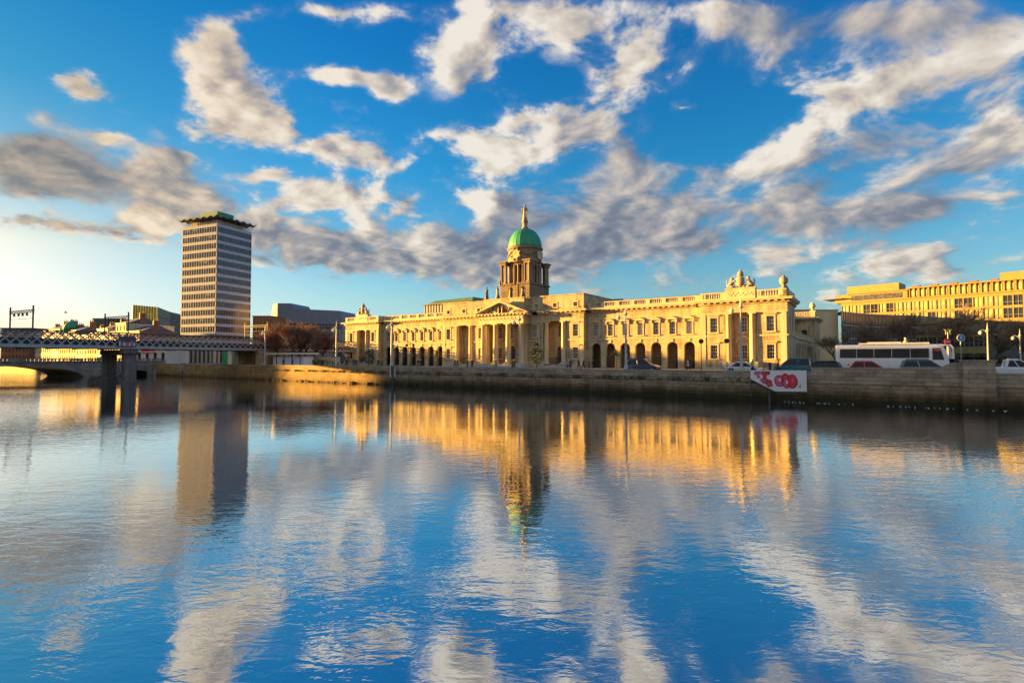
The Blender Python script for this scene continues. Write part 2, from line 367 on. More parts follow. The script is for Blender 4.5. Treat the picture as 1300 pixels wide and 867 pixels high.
# tufts of weed growing from the ledge
b=MB(); rr=random.Random(11)
for k in range(620):
    x=rr.uniform(-63,46); 
    if rr.random()<.5: x=round(x/4.2)*4.2+rr.gauss(0,.7)
    if x>34: continue
    s=rr.uniform(.16,.5) if x>-40 else rr.uniform(.1,.3)
    for j in range(14):
        a=rr.uniform(0,6.28); d=rr.uniform(0,s); cx=x+d*math.cos(a)*1.3; cy=-.10-abs(d*.45*math.sin(a)); cz=2.02+rr.uniform(-.5,1.0)*s+.1; e=rr.uniform(.05,.13)
        v=[(cx+rr.uniform(-e,e),cy+rr.uniform(-e,e)*.6,cz+rr.uniform(-e,e)) for _ in range(3)]; b.add(v,[(0,1,2)])
o=b.build('wall_weeds',M['weed'],None,loc=(q0[0],q0[1],0),rz=-TH); tag(o,'dark green weeds tufting along the ledge of the quay wall','weeds',kind='stuff')
# white and blue litter bobbing along the foot of the wall, right
rr=random.Random(8)
b=MB()
for k in range(46):
    x=rr.choice([rr.uniform(36,40),rr.uniform(42,47),rr.uniform(47,56),rr.uniform(33,35)]); b.ball((x,-.25-rr.random()*.6,.02),(rr.uniform(.03,.09),rr.uniform(.03,.06),.025),0,6,4)
o=b.build('foam_scraps',M['banner'],None,loc=(q0[0],q0[1],0),rz=-TH); tag(o,'scraps of white foam and litter floating under the quay wall','litter',kind='stuff')
# mooring guides, ladder
def guide(x,label,w=.55):
    r=empty('fender_post',(*quay(x,-.12),0),-TH); tag(r,label,'fender','white fender posts on the quay wall')
    b=MB(); b.box(-w-.14,-w+.16,-.18,.1,1.35,3.2); b.build('post',M['lamp_white'],r)
    b=MB(); b.box(w-.16,w+.14,-.18,.1,1.35,3.2); b.build('post',M['lamp_white'],r)
    b=MB(); b.box(-w-.25,w+.25,-.25,.5,3.203,3.42); b.build('cap',M['paving'],r)
    b=MB(); b.box(-.14,.14,-.06,.1,-.3,3.2)
    for k in range(9): b.box(-.3,.3,-.13,-.07,.1+.33*k,.15+.33*k)
    b.build('ladder',M['steel_dark'],r)
guide(-27.0,'white fender posts flanking a dark ladder below the left pavilion')
guide(-104.6,'pair of pale fender posts on the shaded wall below the office tower',.45)
# white gangway board with painted graffiti
g=empty('graffiti_board',(*quay(29.84,-.42),0),-TH); tag(g,'white hoarding with pink and red graffiti hung on the quay wall','board')
BW=5.4
b=MB(); b.yprism([(0,2.34),(2.45,1.06),(5.4,1.14),(5.4,3.36),(0,3.30)],0,.12); b.build('panel',M['banner'],g)
b=MB(); b.yprism([(0.0,2.24),(2.45,.96),(2.45,1.057),(0,2.337)],.0,.12); b.box(2.6,4.3,-.05,.25,.78,.9); b.box(1.75,1.95,.02,.2,-.4,1.25); b.box(.0,.1,-.02,.2,.4,2.2); b.build('bracket',M['steel_dark'],g)
def disc(b,cx,cz,rx,rz_,y,mi,n=22,ph=0,wob=.04):
    pts=[(cx+rx*(1+wob*math.sin(3*a+ph))*math.cos(a),cz+rz_*(1+wob*math.cos(2*a+ph))*math.sin(a)) for a in [2*math.pi*i/n for i in range(n)]]
    b.yprism(pts,y-.004,y,mi)
b=MB()
blobs=[(2.86,2.20,.50,.66),(3.45,2.30,.42,.72),(3.52,1.98,.42,.55),(4.06,2.18,.52,.72)]
for i,(cx,cz,rx,rz_) in enumerate(blobs): disc(b,cx,cz,rx,rz_,-.004-.010*i,0,ph=i)
for i,(cx,cz,rx,rz_) in enumerate(blobs): disc(b,cx,cz,rx-.1,rz_-.1,-.009-.010*i,2 if i in(0,2) else 1,ph=i)
for i,(cx,cz,rx,rz_) in enumerate(blobs): disc(b,cx+.05,cz+.1,.10,.2,-.040-.004*i,2 if i in (1,3) else 3,ph=i)
# slanting block letters to the left
def poly(b,pts,y,mi): b.yprism(pts,y-.004,y,mi)
L_=[[(.38,3.12),(1.05,3.2),(1.0,2.9),(.85,2.85),(.98,2.5),(.7,2.42),(.62,2.8),(.42,2.78)],
    [(1.1,3.2),(1.95,3.2),(1.9,2.85),(1.6,2.8),(1.62,2.4),(1.2,2.32),(1.25,2.78),(1.08,2.8)],
    [(.95,2.42),(1.55,2.3),(1.6,1.9),(1.3,1.85),(1.05,2.1)],
    [(1.55,2.45),(2.1,2.2),(2.2,1.62),(1.8,1.5),(1.55,1.75),(1.62,2.1)]]
for i,p in enumerate(L_):
    cx=sum(q[0] for q in p)/len(p); cz=sum(q[1] for q in p)/len(p)
    poly(b,p,-.004-.006*i,0); poly(b,[(cx+(q[0]-cx)*.76,cz+(q[1]-cz)*.76) for q in p],-.03-.006*i,1 if i%2 else 2)
for (x,z) in ((4.72,1.55),(4.8,1.7),(4.78,1.48)): b.box(x,x+.05,-.006,-.002,z,z+.22,0)
b.build('graffiti',[M['maroon'],M['red'],M['pink'],M['banner']],g)

# ------------------------------------------------------------------ lattice railway bridge
BD=Vector((.447,.894,0)).normalized(); BO=Vector((-81.0,83.0,0)); BR=math.atan2(BD.y,BD.x)
rb=empty('railway_bridge',BO,BR); tag(rb,'grey lattice girder railway bridge crossing the river','bridge')
Z0,Z1=6.5,9.3
def girder(y,s0,s1,step):
    b=MB(); b.box(s0,s1,y-.28,y+.28,Z0-.12,Z0+.12); b.box(s0,s1,y-.16,y+.16,Z0+.123,Z0+.42); b.build('bottom_chord',M['steel_grey'],rb)
    b=MB(); b.box(s0,s1,y-.3,y+.3,Z1-.14,Z1+.08); b.build('top_chord',M['steel_dark'],rb)
    b=MB(); n=int((s1-s0)/step)
    def bar(xa,za,xb,zb,yy,w=.085,t=.035):
        d=Vector((xb-xa,zb-za)).normalized(); px,pz=-d.y*w,d.x*w
        b.yprism([(xa-px,za-pz),(xb-px,zb-pz),(xb+px,zb+pz),(xa+px,za+pz)],yy-t,yy+t)
    H=Z1-Z0-.26; a0=Z0+.12; a1=Z1-.14
    for k in range(-2,n+1):
        x=s0+k*step
        xa,xb=x,x+H
        if xa>=s0 and xb<=s1:
            bar(xa,a0,xb,a1,y-.08); bar(xa,a1,xb,a0,y+.08)
    b.build('lattice',M['steel_grey'],rb)
girder(-1.6,-16,100,1.33); girder(6.4,-16,100,1.33)
b=MB(); b.box(-16,100,-1.28,6.08,Z0+.15,Z0+.42)
for k in range(0,116,4): b.box(-16+k,-15.7+k,-1.2,6,Z0-.25,Z0+.147)
b.build('deck',M['rail_deck'],rb)
b=MB(); b.box(-16,100,-.9,-.84,Z0+.5,Z0+1.45); b.box(-16,100,5.5,5.56,Z0+.5,Z0+1.45); b.build('deck_parapet',M['rail_deck'],rb)
# plated panel over the pier with a faded pale mural
b=MB(); b.box(15.6,18.6,-2.0,-1.9,Z0+.2,Z0+2.2); b.build('plate',M['steel_dark'],rb)
b=MB()
rr=random.Random(2)
for k in range(10): b.box(15.75+k*.28,15.75+k*.28+rr.uniform(.14,.22),-2.012,-2.003,Z0+.4,Z0+.4+rr.uniform(.5,.95),k%3)
b.build('painted_letters',[M['banner'],M['pink'],M['steel_grey']],rb)
# round-ended stone piers with cap, two abreast
for (sx,y,r_) in ((17.6,-1.7,1.2),(17.6,5.0,1.2)):
    b=MB(); b.lathe([(r_+.25,-1),(r_+.2,.4),(r_,.6),(r_*.97,5.2)],sx,y,20); b.build('pier',M['pier_stone'],rb,True)
    b=MB(); b.lathe([(r_,5.2),(r_+.3,5.45),(r_+.35,5.8),(r_+.1,6.0),(r_+.1,6.2)],sx,y,20); b.build('pier_cap',M['pier_stone'],rb)
b=MB(); b.box(16.8,18.4,-.1,3.4,5.2,6.2); b.build('pier_beam',M['steel_dark'],rb)
b=MB(); b.lathe([(2.5,-1),(2.4,.75),(2.0,1.3)],16.6,5.0,14); b.build('pier_base',M['pier_stone'],rb)
# abutment piers on the quay
for (sx,y,w) in ((46.2,-1.9,1.1),(49.2,-1.9,1.3),(46.2,6.6,1.1),(49.2,6.6,1.3)):
    b=MB(); b.box(sx-w,sx+w,y-1.2,y+1.2,GZ-.6,5.7); b.box(sx-w-.2,sx+w+.2,y-1.4,y+1.4,5.703,6.3); b.build('abutment',M['portland'],rb)
def gantry(s,label):
    z=Z1+.08
    r=empty('catenary_gantry',BO+BD*s,BR); tag(r,label,'gantry','catenary gantries on the railway bridge')
    for y in (-1.6,6.4):
        b=MB(); b.box(-.09,.09,y-.09,y+.09,z,z+3.9); b.build('post',M['steel_dark'],r)
    b=MB(); b.box(-.1,.1,-1.9,6.7,z+3.1,z+3.22)
    b.box(-.1,.1,-1.9,6.7,z+2.72,z+2.8)
    for k in range(9): b.tube([(0,-1.5+k*.9,z+2.78),(0,-1.05+k*.9,z+3.12)],.05,4); b.tube([(0,-1.05+k*.9,z+3.12),(0,-.6+k*.9,z+2.78)],.05,4)
    b.box(-.05,.05,-1.5,6.3,z+1.75,z+1.8)
    b.build('beam',M['steel_dark'],r)
    for y in (.5,2.0,3.4,5.0):
        b=MB(); b.lathe([(.12,z+2.25),(.2,z+2.35),(.12,z+2.5),(.2,z+2.6),(.1,z+2.72)],0,y,8); b.build('insulator',M['steel_dark'],r)
gantry(3.3,'dark catenary gantry at the near, left end of the railway bridge')
gantry(17.4,'dark catenary gantry on the railway bridge above its river piers')
gantry(47.5,'pale catenary gantry on the railway bridge beside the bare trees')
# ------------------------------------------------------------------ arched road bridge behind it
AO=Vector((-98.0,145.0,0)); ab=empty('arched_road_bridge',AO,BR); tag(ab,'low granite road bridge with flat arches beyond the railway bridge','bridge')
def arch_side(y0,y1):
    b=MB(); top=3.75
    spans=[(-74,-52),(-44,-17.3),(-9.5,-1.3)]; prof=[]
    xs=[]
    def soffit(x):
        for (a,c) in spans:
            if a<=x<=c:
                w=(c-a)/2; u=(x-(a+c)/2)/w; rise=3.0 if w>5 else 1.55
                return -.1+rise*max(0,1-u*u)**.5*.98 if w>5 else -.1+rise*max(0,1-u*u)**.5
        return -1.2
    x=-80.0; X=[]
    for (a,c) in spans:
        for k in range(25): X.append(a+(c-a)*(1-math.cos(math.pi*k/24))/2)
    X=sorted(set([-80.0,2.0]+X+[s+e for s,e_ in spans for e in (-.001,)]+[e+.001 for s,e in spans]))
    vs=[];n=len(X)
    for x in X: vs+= [(x,y0,soffit(x)),(x,y0,top),(x,y1,soffit(x)),(x,y1,top)]
    fs=[]
    for i in range(n-1):
        a=4*i; c=a+4
        fs+=[(a,c,c+1,a+1),(c+2,a+2,a+3,c+3),(a+1,c+1,c+3,a+3),(a+2,c+2,c,a)]
    b.add(vs,fs); return b
arch_side(0,18).build('arch_span',M['butt'],ab)
b=MB(); b.box(-80,2,-.35,.25,3.752,3.98); b.build('cornice',M['butt'],ab)
for y in (-.2,17.8):
    b=MB(); b.box(-80,2,y,y+.4,4.45,4.62)
    for k in range(108): b.box(-79.5+k*.75,-79.2+k*.75,y+.06,y+.34,3.983,4.447)
    b.build('balustrade',M['butt'],ab)
for sx in (-48,-13.5,0.5):
    b=MB(); b.prism([(sx-3.2,-.0),(sx-1.6,-2.2),(sx+1.6,-2.2),(sx+3.2,-.0)],-1,2.3); b.build('cutwater',M['butt'],ab)
for sx in (-13.5,):
    r=empty('bridge_lantern',AO+BD*sx+Vector((0,0,4.62)),BR); tag(r,'blue grey lantern on a pedestal on the road bridge parapet','lamp')
    b=MB(); b.box(-.7,.7,-.9,.9,-.6,.25); b.build('pedestal',M['butt'],r)
    b=MB(); b.lathe([(.3,.25),(.15,.6),(.12,1.6),(.35,1.8),(.45,2.4),(.3,2.75),(.05,3.0)],0,0,10); b.build('lantern',M['steel_grey'],r)
# ------------------------------------------------------------------ the domed public building
# local x = along the river front (downstream), y = into the building, z = height over its base
CX,CY=-.42,120.6
ch=empty('domed_public_building',(CX,CY,2.1),-TH)
tag(ch,'long golden neoclassical building with arcades, portico and green copper dome','building')
D=-1.4
def P(b,name,m,smooth=False): return b.build(name,M[m] if isinstance(m,str) else m,ch,smooth)
STR=6.45
AR=[21.65+3.16*k for k in range(7)]
W2=.56
# window: sash bars + pane + stone surround
def sash(w,h,nx=3,ny=4):
    b=MB(); f=.07
    b.box(-w/2,-w/2+f,0,.1,0,h); b.box(w/2-f,w/2,0,.1,0,h); b.box(-w/2+f,w/2-f,0,.1,0,f); b.box(-w/2+f,w/2-f,0,.1,h-f,h)
    for i in range(1,nx): x=-w/2+w*i/nx; b.box(x-.022,x+.022,.02,.08,f,h-f)
    for j in range(1,ny): z=h*j/ny; k=.022 if j!=ny//2 else .045; b.box(-w/2+f,w/2-f,.025,.075,z-k,z+k)
    return b
def surround(w,h,kind):
    b=MB(); a=.2
    b.box(-w/2-a,-w/2,-.3,-.18,0,h); b.box(w/2,w/2+a,-.3,-.18,0,h); b.box(-w/2-a,w/2+a,-.32,-.18,h+.002,h+a)
    b.box(-w/2-a-.1,w/2+a+.1,-.45,-.18,-.2,-.002)
    if kind=='flat': b.box(-w/2-.42,w/2+.42,-.55,-.18,h+.42,h+.58); b.box(-w/2-.3,w/2+.3,-.42,-.18,h+.3,h+.418)
    if kind=='ped':
        b.box(-w/2-.42,w/2+.42,-.58,-.18,h+.42,h+.54); b.yprism([(-w/2-.46,h+.543),(w/2+.46,h+.543),(0,h+1.02)],-.58,-.18)
        for s in (-1,1): b.box(s*(w/2+.28)-.1,s*(w/2+.28)+.1,-.48,-.18,h-.15,h+.418)
    if kind=='plain': pass
    return b
WM={}
def window(u,m,z0,z1,w,kind,pane='pane',nx=3,ny=4,par=None):
    key=(round(z1-z0,2),w,kind,nx,ny)
    if key not in WM: WM[key]=(sash(w,z1-z0,nx,ny).mesh('window',M['sash']),surround(w,z1-z0,kind).mesh('window_surround',M['portland_smooth']))
    a,c=WM[key]
    o=link('window',a,ch,(u,m+.22,z0))
    b=MB(); b.quad((-w/2,.06,0),(w/2,.06,0),(w/2,.06,z1-z0),(-w/2,.06,z1-z0)); 
    kp=('p',)+key+(pane,)
    if kp not in WM: WM[kp]=b.mesh('pane',M[pane])
    link('pane',WM[kp],o); link('window_surround',c,o); return o
def wop(u,w,z0,z1): return (u-w/2,u+w/2,z0,z1)
# --- front walls
PW=[45.35,54.55]      # pavilion windows
CWN=[7.55,17.6]       # central block windows
rng=random.Random(21)
for s in (-1,1):
    # arcade wing
    ops=[]
    for a in AR: ops+=[(s*a-1.0,s*a+1.0,.45,5.62,True),wop(s*a,1.1,7.1,9.5)]
    b=MB(); u0,u1=(-43.05,-19.5) if s<0 else (19.5,43.05)
    facade(b,u0,u1,0,STR,[o for o in ops if len(o)>4],0,.7); facade(b,u0,u1,STR,12.0,[o for o in ops if len(o)==4],0,.5); P(b,'arcade_wall','portland')
    for a in AR: window(s*a,0,7.1,9.5,1.1,'ped','pane_light' if rng.random()<.25 else 'pane')
    b=MB(); c=min(u0,u1)
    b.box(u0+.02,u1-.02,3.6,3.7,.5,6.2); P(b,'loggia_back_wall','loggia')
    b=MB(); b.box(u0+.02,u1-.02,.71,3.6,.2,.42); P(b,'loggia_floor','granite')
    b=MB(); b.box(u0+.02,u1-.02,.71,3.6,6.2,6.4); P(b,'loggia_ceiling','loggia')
    for k,a in enumerate(AR):
        b=MB(); b.box(s*a-.5,s*a+.5,3.56,3.598,.5,3.1); P(b,'loggia_door','wood_door')
        b=MB(); b.box(s*a-1,s*a+1,.3,.36,2.62,2.7); b.box(s*a-1,s*a+1,.3,.36,.6,.66)
        for j in range(15): b.box(s*a-.97+j*.138,s*a-.945+j*.138,.31,.35,.66,2.62)
        P(b,'arch_railing','iron')
        b=MB(); b.yprism([(s*a-.16,5.66),(s*a+.16,5.66),(s*a+.22,6.25),(s*a-.22,6.25)],-.1,-.002); P(b,'keystone','portland_smooth'); b=MB(); b.box(s*a-2.1,s*a-1.02,-.06,-.002,3.95,4.2); P(b,'impost','portland_smooth')
    # end pavilion: recessed pair of columns between window bays
    pu0,pu1=(-57.15,-43.05) if s<0 else (43.05,57.15)
    ops=[wop(s*x,1.2,7.15,9.7) for x in PW]+[wop(s*x,1.2,2.45,4.85) for x in PW]
    b=MB(); ca,cb=sorted((s*47.2,s*52.5))
    facade(b,pu0,ca,0,12.0,[o for o in ops if o[1]<=ca],D,.45); facade(b,cb,pu1,0,12.0,[o for o in ops if o[0]>=cb],D,.45)
    b.box(ca,cb,D,D+.6,10.5,12.0)
    b.box(ca,cb,D,D+1.9,0,1.25)
    b.quad((ca,D,1.25),(ca,D+1.9,1.25),(ca,D+1.9,10.5),(ca,D,10.5)); b.quad((cb,D+1.9,1.25),(cb,D,1.25),(cb,D,10.5),(cb,D+1.9,10.5))
    uc=s*49.85
    facade(b,ca,cb,1.25,10.5,[wop(uc,1.3,7.15,9.7),wop(uc,1.3,2.45,4.85)],D+1.9,.3)
    b.quad((ca,D+.6,10.49),(cb,D+.6,10.49),(cb,D+1.9,10.49),(ca,D+1.9,10.49))
    P(b,'pavilion_wall','portland')
    for x in PW:
        window(s*x,D,7.15,9.7,1.2,'flat'); window(s*x,D,2.45,4.85,1.2,'flat')
    window(uc,D+1.9,7.15,9.7,1.3,'plain'); window(uc,D+1.9,2.45,4.85,1.3,'plain')
    b=MB(); N_=12; pts=[(uc-1.0+0*i,0) for i in range(0)]
    for i in range(N_):
        a0=math.pi*i/N_;a1=math.pi*(i+1)/N_
        b.yprism([(uc-1.0*math.cos(a0),5.2+1.0*math.sin(a0)),(uc-1.0*math.cos(a1),5.2+1.0*math.sin(a1)),(uc-1.25*math.cos(a1),5.2+1.25*math.sin(a1)),(uc-1.25*math.cos(a0),5.2+1.25*math.sin(a0))],D+1.8,D+1.898)
    P(b,'arched_moulding','portland_smooth')
    b=MB(); b.box(ca+.6,cb-.6,D+.5,D+.56,2.55,2.62); 
    for j in range(18): b.box(ca+.7+j*.22,ca+.73+j*.22,D+.51,D+.55,1.25,2.55)
    P(b,'balcony_railing','iron')
def column(u,m,z0,z1,r,mat_='portland_smooth',base=True):
    b=MB(); z=z0
    b.box(u-r*1.42,u+r*1.42,m-r*1.42,m+r*1.42,z,z+.22)
    b.lathe([(r*1.36,z+.222),(r*1.4,z+.32),(r*1.15,z+.42),(r*1.05,z+.5),(r,z+.6),(r*.99,z+(z1-z0)*.35),(r*.86,z1-.62),(r*.9,z1-.6),(r*.9,z1-.54),(r*.86,z1-.5),(r*.9,z1-.4),(r*1.22,z1-.24)],u,m,20)
    b.box(u-r*1.32,u+r*1.32,m-r*1.32,m+r*1.32,z1-.238,z1)
    o=P(b,'column',mat_,False)
    me=o.data; 
    for p in me.polygons: p.use_smooth = (len(p.vertices)==4 and abs(p.normal.z)<.8 and p.area>.0 and len(me.vertices)>40 and p.index>5 and p.index<len(me.polygons)-6)
    return o
for s in (-1,1):
    for x in (47.85,51.75): column(s*x,D+.02,1.27,10.48,.50)
    for x in (10.55,14.75): column(s*x,D+.02,1.27,10.48,.50)
# statue niche rail blocks, steps
for s in (-1,1):
    for x in (43.05,19.5):
        b=MB(); b.quad((s*x,D,0),(s*x,.7,0),(s*x,.7,12.0),(s*x,D,12.0)); P(b,'side_wall','portland')
# --- central block
def centre():
    b=MB()
    for s in (-1,1):
        r0,r1=sorted((s*9.75,s*15.55))
        a0,a1=sorted((s*19.5,s*15.55)); facade(b,a0,a1,0,12.0,[wop(s*17.6,1.25,7.15,9.7),wop(s*17.6,1.25,2.45,4.85)],D,.45)
        a0,a1=sorted((s*9.75,s*5.9)); facade(b,a0,a1,0,12.0,[wop(s*7.6,1.2,7.15,9.7),wop(s*7.6,1.2,2.45,4.85)],D,.45)
        b.box(r0,r1,D,D+.6,10.5,12.0); b.box(r0,r1,D,D+2.4,0,1.25)
        b.quad((r0,D,1.25),(r0,D+2.4,1.25),(r0,D+2.4,10.5),(r0,D,10.5)); b.quad((r1,D+2.4,1.25),(r1,D,1.25),(r1,D,10.5),(r1,D+2.4,10.5))
        uc=(r0+r1)/2
        facade(b,r0,r1,STR,10.5,[wop(uc,1.2,7.15,9.7)],D+2.4,.3); facade(b,r0,r1,1.25,STR,[(uc-.75,uc+.75,1.3,5.2,True)],D+2.4,.3)
        b.quad((r0,D+.6,10.49),(r1,D+.6,10.49),(r1,D+2.4,10.49),(r0,D+2.4,10.49))
    # portico back wall
    pc=[(-3.5,1.2),(0,1.2),(3.5,1.2)]
    facade(b,-5.9,5.9,STR,11.8,[wop(-3.5,1.2,7.15,9.7),wop(0,1.2,7.15,9.7),wop(3.5,1.2,7.15,9.7)],.9,.4); facade(b,-5.9,5.9,1.0,STR,[wop(-3.5,1.2,2.45,4.85),(-.8,.8,1.1,5.4,True),wop(3.5,1.2,2.45,4.85)],.9,.4)
    for s in (-1,1):
        q=[(s*5.9,D,0),(s*5.9,.9,0),(s*5.9,.9,12),(s*5.9,D,12)]; b.quad(*q)
    return b
P(centre(),'central_wall','portland')
for s in (-1,1):
    for x in (17.6,7.6): window(s*x,D,7.15,9.7,1.25 if x>10 else 1.2,'flat'); window(s*x,D,2.45,4.85,1.25 if x>10 else 1.2,'flat')
    uc=s*12.65
    window(uc,D+2.4,7.15,9.7,1.2,'plain'); 
    b=MB(); b.box(uc-.75,uc+.75,D+2.62,D+2.68,1.3,4.3); P(b,'door','wood_door'); b=MB(); b.box(uc-.74,uc+.74,D+2.62,D+2.66,4.302,5.2); P(b,'fanlight','pane')
    b=MB(); b.box(uc-2.3,uc+2.3,D+.55,D+.6,2.55,2.62)
    for j in range(20): b.box(uc-2.2+j*.225,uc-2.17+j*.225,D+.56,D+.6,1.25,2.55)
    P(b,'balcony_railing','iron')
for u in (-3.5,0,3.5):
    window(u,.9,7.15,9.7,1.2,'plain')
    if u: window(u,.9,2.45,4.85,1.2,'plain')
b=MB(); b.box(-.8,.8,1.15,1.22,1.1,4.3); P(b,'door','wood_door'); b=MB(); b.box(-.78,.78,1.16,1.2,4.302,5.4); P(b,'fanlight','pane')
# back walls inside so that nothing shows through
# portico
PM=-3.25
for u in (-5.25,-1.75,1.75,5.25): column(u,PM,1.25,10.35,.62)
for s in (-1,1):
    column(s*5.25,-1.75,1.25,10.35,.6)
b=MB(); b.box(-6.15,6.15,PM-.62,PM+.55,10.352,12.0); 
for s in (-1,1): b.box(s*5.0,s*6.15,PM+.552,D-.002,10.352,12.0)
P(b,'portico_entablature','portland_smooth')
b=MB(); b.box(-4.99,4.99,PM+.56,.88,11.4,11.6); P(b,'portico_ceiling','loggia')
b=MB()
for k in range(13):
    u=-5.9+k*.983; b.ball((u,PM-.63,11.45),(.16,.08,.28),0,7,5)
    if k<12:
        for j in range(5): b.ball((u+.16+j*.165,PM-.63,11.42-.22*math.sin(math.pi*(j+.5)/5)),(.1,.07,.1),0,6,4)
P(b,'frieze_swags','portland_smooth')
b=MB(); 
for k in range(6): b.box(-6.6-.33*(5-k)*.6,6.6+.33*(5-k)*.6,PM-1.0-.34*(6-k),D-.01-.001*k,.2*k+.0+.002,.2*(k+1)+.0)
P(b,'portico_steps','granite')
for s in (-1,1):
    b=MB(); b.box(s*12.65-2.9,s*12.65+2.9,D-1.1,D-.003,0,1.0); b.box(s*12.65-2.5,s*12.65+2.5,D-1.9,D-1.103,0,.6); 
    b.box(s*12.65-3.1,s*12.65-2.3,D-1.0,D-.004,1.003,1.9); b.box(s*12.65+2.3,s*12.65+3.1,D-1.0,D-.004,1.003,1.9); P(b,'plinth_steps','granite')
    b=MB(); b.box(s*49.8-2.9,s*49.8+2.9,D-1.0,D-.003,0,1.2); b.box(s*49.8-2.9,s*49.8-1.5,D-.9,D-.004,1.203,1.95); b.box(s*49.8+1.5,s*49.8+2.9,D-.9,D-.004,1.203,1.95); P(b,'plinth_steps','granite')
# pediment
pf=PM-.75
b=MB(); b.box(-6.95,6.95,pf-.1,D-.003,12.003,12.55)
b.yprism([(-7.1,12.553),(7.1,12.553),(0,15.05)],pf+.55,pf+.8)
def rake(x0,z0,x1,z1,th,ya,yb): b.yprism([(x0,z0),(x1,z1),(x1,z1+th),(x0,z0+th*.3)],ya,yb)
rake(-7.35,12.56,0,15.0,.5,pf-.35,pf+.55); rake(7.35,12.56,0,15.0,.5,pf-.35,pf+.55)
for k in range(15): b.box(-6.8+k*.97-.22,-6.8+k*.97+.22,pf-.5,pf-.102,12.1,12.4)
b.box(-7.3,7.3,pf-.62,pf-.1,12.403,12.553)
P(b,'pediment','portland_smooth')
b=MB(); b.yprism([(-7.4,12.6),(7.4,12.6),(0,15.1)],pf+.81,1.2); P(b,'portico_roof','slate')
b=MB(); rg=random.Random(4)
for k in range(34):
    u=rg.uniform(-5.6,5.6); h=max(.15,2.1*(1-abs(u)/6.6)); z=12.65+rg.uniform(.1,.75)*h
    s_=rg.uniform(.18,.34)
    b.ball((u,pf+.5,z),(s_,.22,s_*1.3),0,7,5)
for u in (-.5,.5): b.lathe([(.34,12.6),(.3,13.3),(.34,13.8),(.16,14.0),(.18,14.2),(.05,14.35)],u,pf+.35,8)
P(b,'pediment_relief','bronze')
# --- string courses
for s in (-1,1):
    b=MB()
    a0,a1=sorted((s*19.52,s*43.0)); b.box(a0,a1,-.12,-.002,STR-.12,STR+.12); P(b,'string_course','portland_smooth')
    for lo,hi in ((43.05,47.2),(52.5,57.27),(15.55,19.62),(5.9,9.75)):
        a0,a1=sorted((s*lo,s*hi)); b=MB(); b.box(a0,a1,D-.12,D-.002,STR-.12,STR+.12); P(b,'string_course','portland_smooth')
    for lo,hi in ((43.05,47.19),(52.51,57.2),(15.56,19.55),(5.9,9.74)):
        a0,a1=sorted((s*lo,s*hi)); b=MB(); b.box(a0,a1,D-.10,D-.002,10.35,10.55); P(b,'architrave','portland_smooth'); b=MB(); b.box(a0,a1,D-.16,D-.002,.0,.95); P(b,'plinth','portland_smooth')
    a0,a1=sorted((s*19.6,s*42.9)); b=MB(); b.box(a0,a1,-.08,-.002,10.62,10.78); P(b,'architrave','portland_smooth')
    # corner pilaster strips
    for x in (19.05,56.55,43.5):
        for (za,zc) in ((STR+.122,10.348),(.953,STR-.122)):
            b=MB(); b.box(s*x-.45,s*x+.45,D-.09,D-.002,za,zc); P(b,'pilaster','portland_smooth')
# --- main cornice with mutules
def cornice_front(b,u0,u1,m,e0,e1):
    b.box(u0-e0*.35,u1+e1*.35,m-.3,m+.3,12.003,12.22)
    b.box(u0-e0*.85,u1+e1*.85,m-.9,m+.3,12.42,12.62); b.box(u0-e0*.95,u1+e1*.95,m-1.0,m+.3,12.622,12.78)
    n=max(2,round((u1-u0)/1.05)); st=(u1-u0)/n
    for k in range(n): x=u0+st*(k+.5); b.box(x-.24,x+.24,m-.78,m-.02,12.222,12.418)
    b.box(u0-e0*.2,u1+e1*.2,m-.15,m+.3,12.222,12.418)
for cargs in ((-57.15,-43.05,D,1,1),(43.05,57.15,D,1,1),(-41.9,-20.6,0,0,0),(20.6,41.9,0,0,0),(-19.5,-8.5,D,1,0),(8.5,19.5,D,0,1)):
    b=MB(); cornice_front(b,*cargs); P(b,'cornice','portland_smooth')
def cornice_side(b,u,sgn,m0,m1):
    for (e,z0,z1) in ((.35,12.003,12.22),(.85,12.42,12.62),(.95,12.622,12.78)):
        x0,x1=sorted((u-sgn*.3,u+sgn*e)); b.box(x0,x1,m0,m1,z0,z1)
    n=max(2,round((m1-m0)/1.05)); st=(m1-m0)/n
    for k in range(n):
        y=m0+st*(k+.5); x0,x1=sorted((u,u+sgn*.75)); b.box(x0,x1,y-.24,y+.24,12.222,12.418)
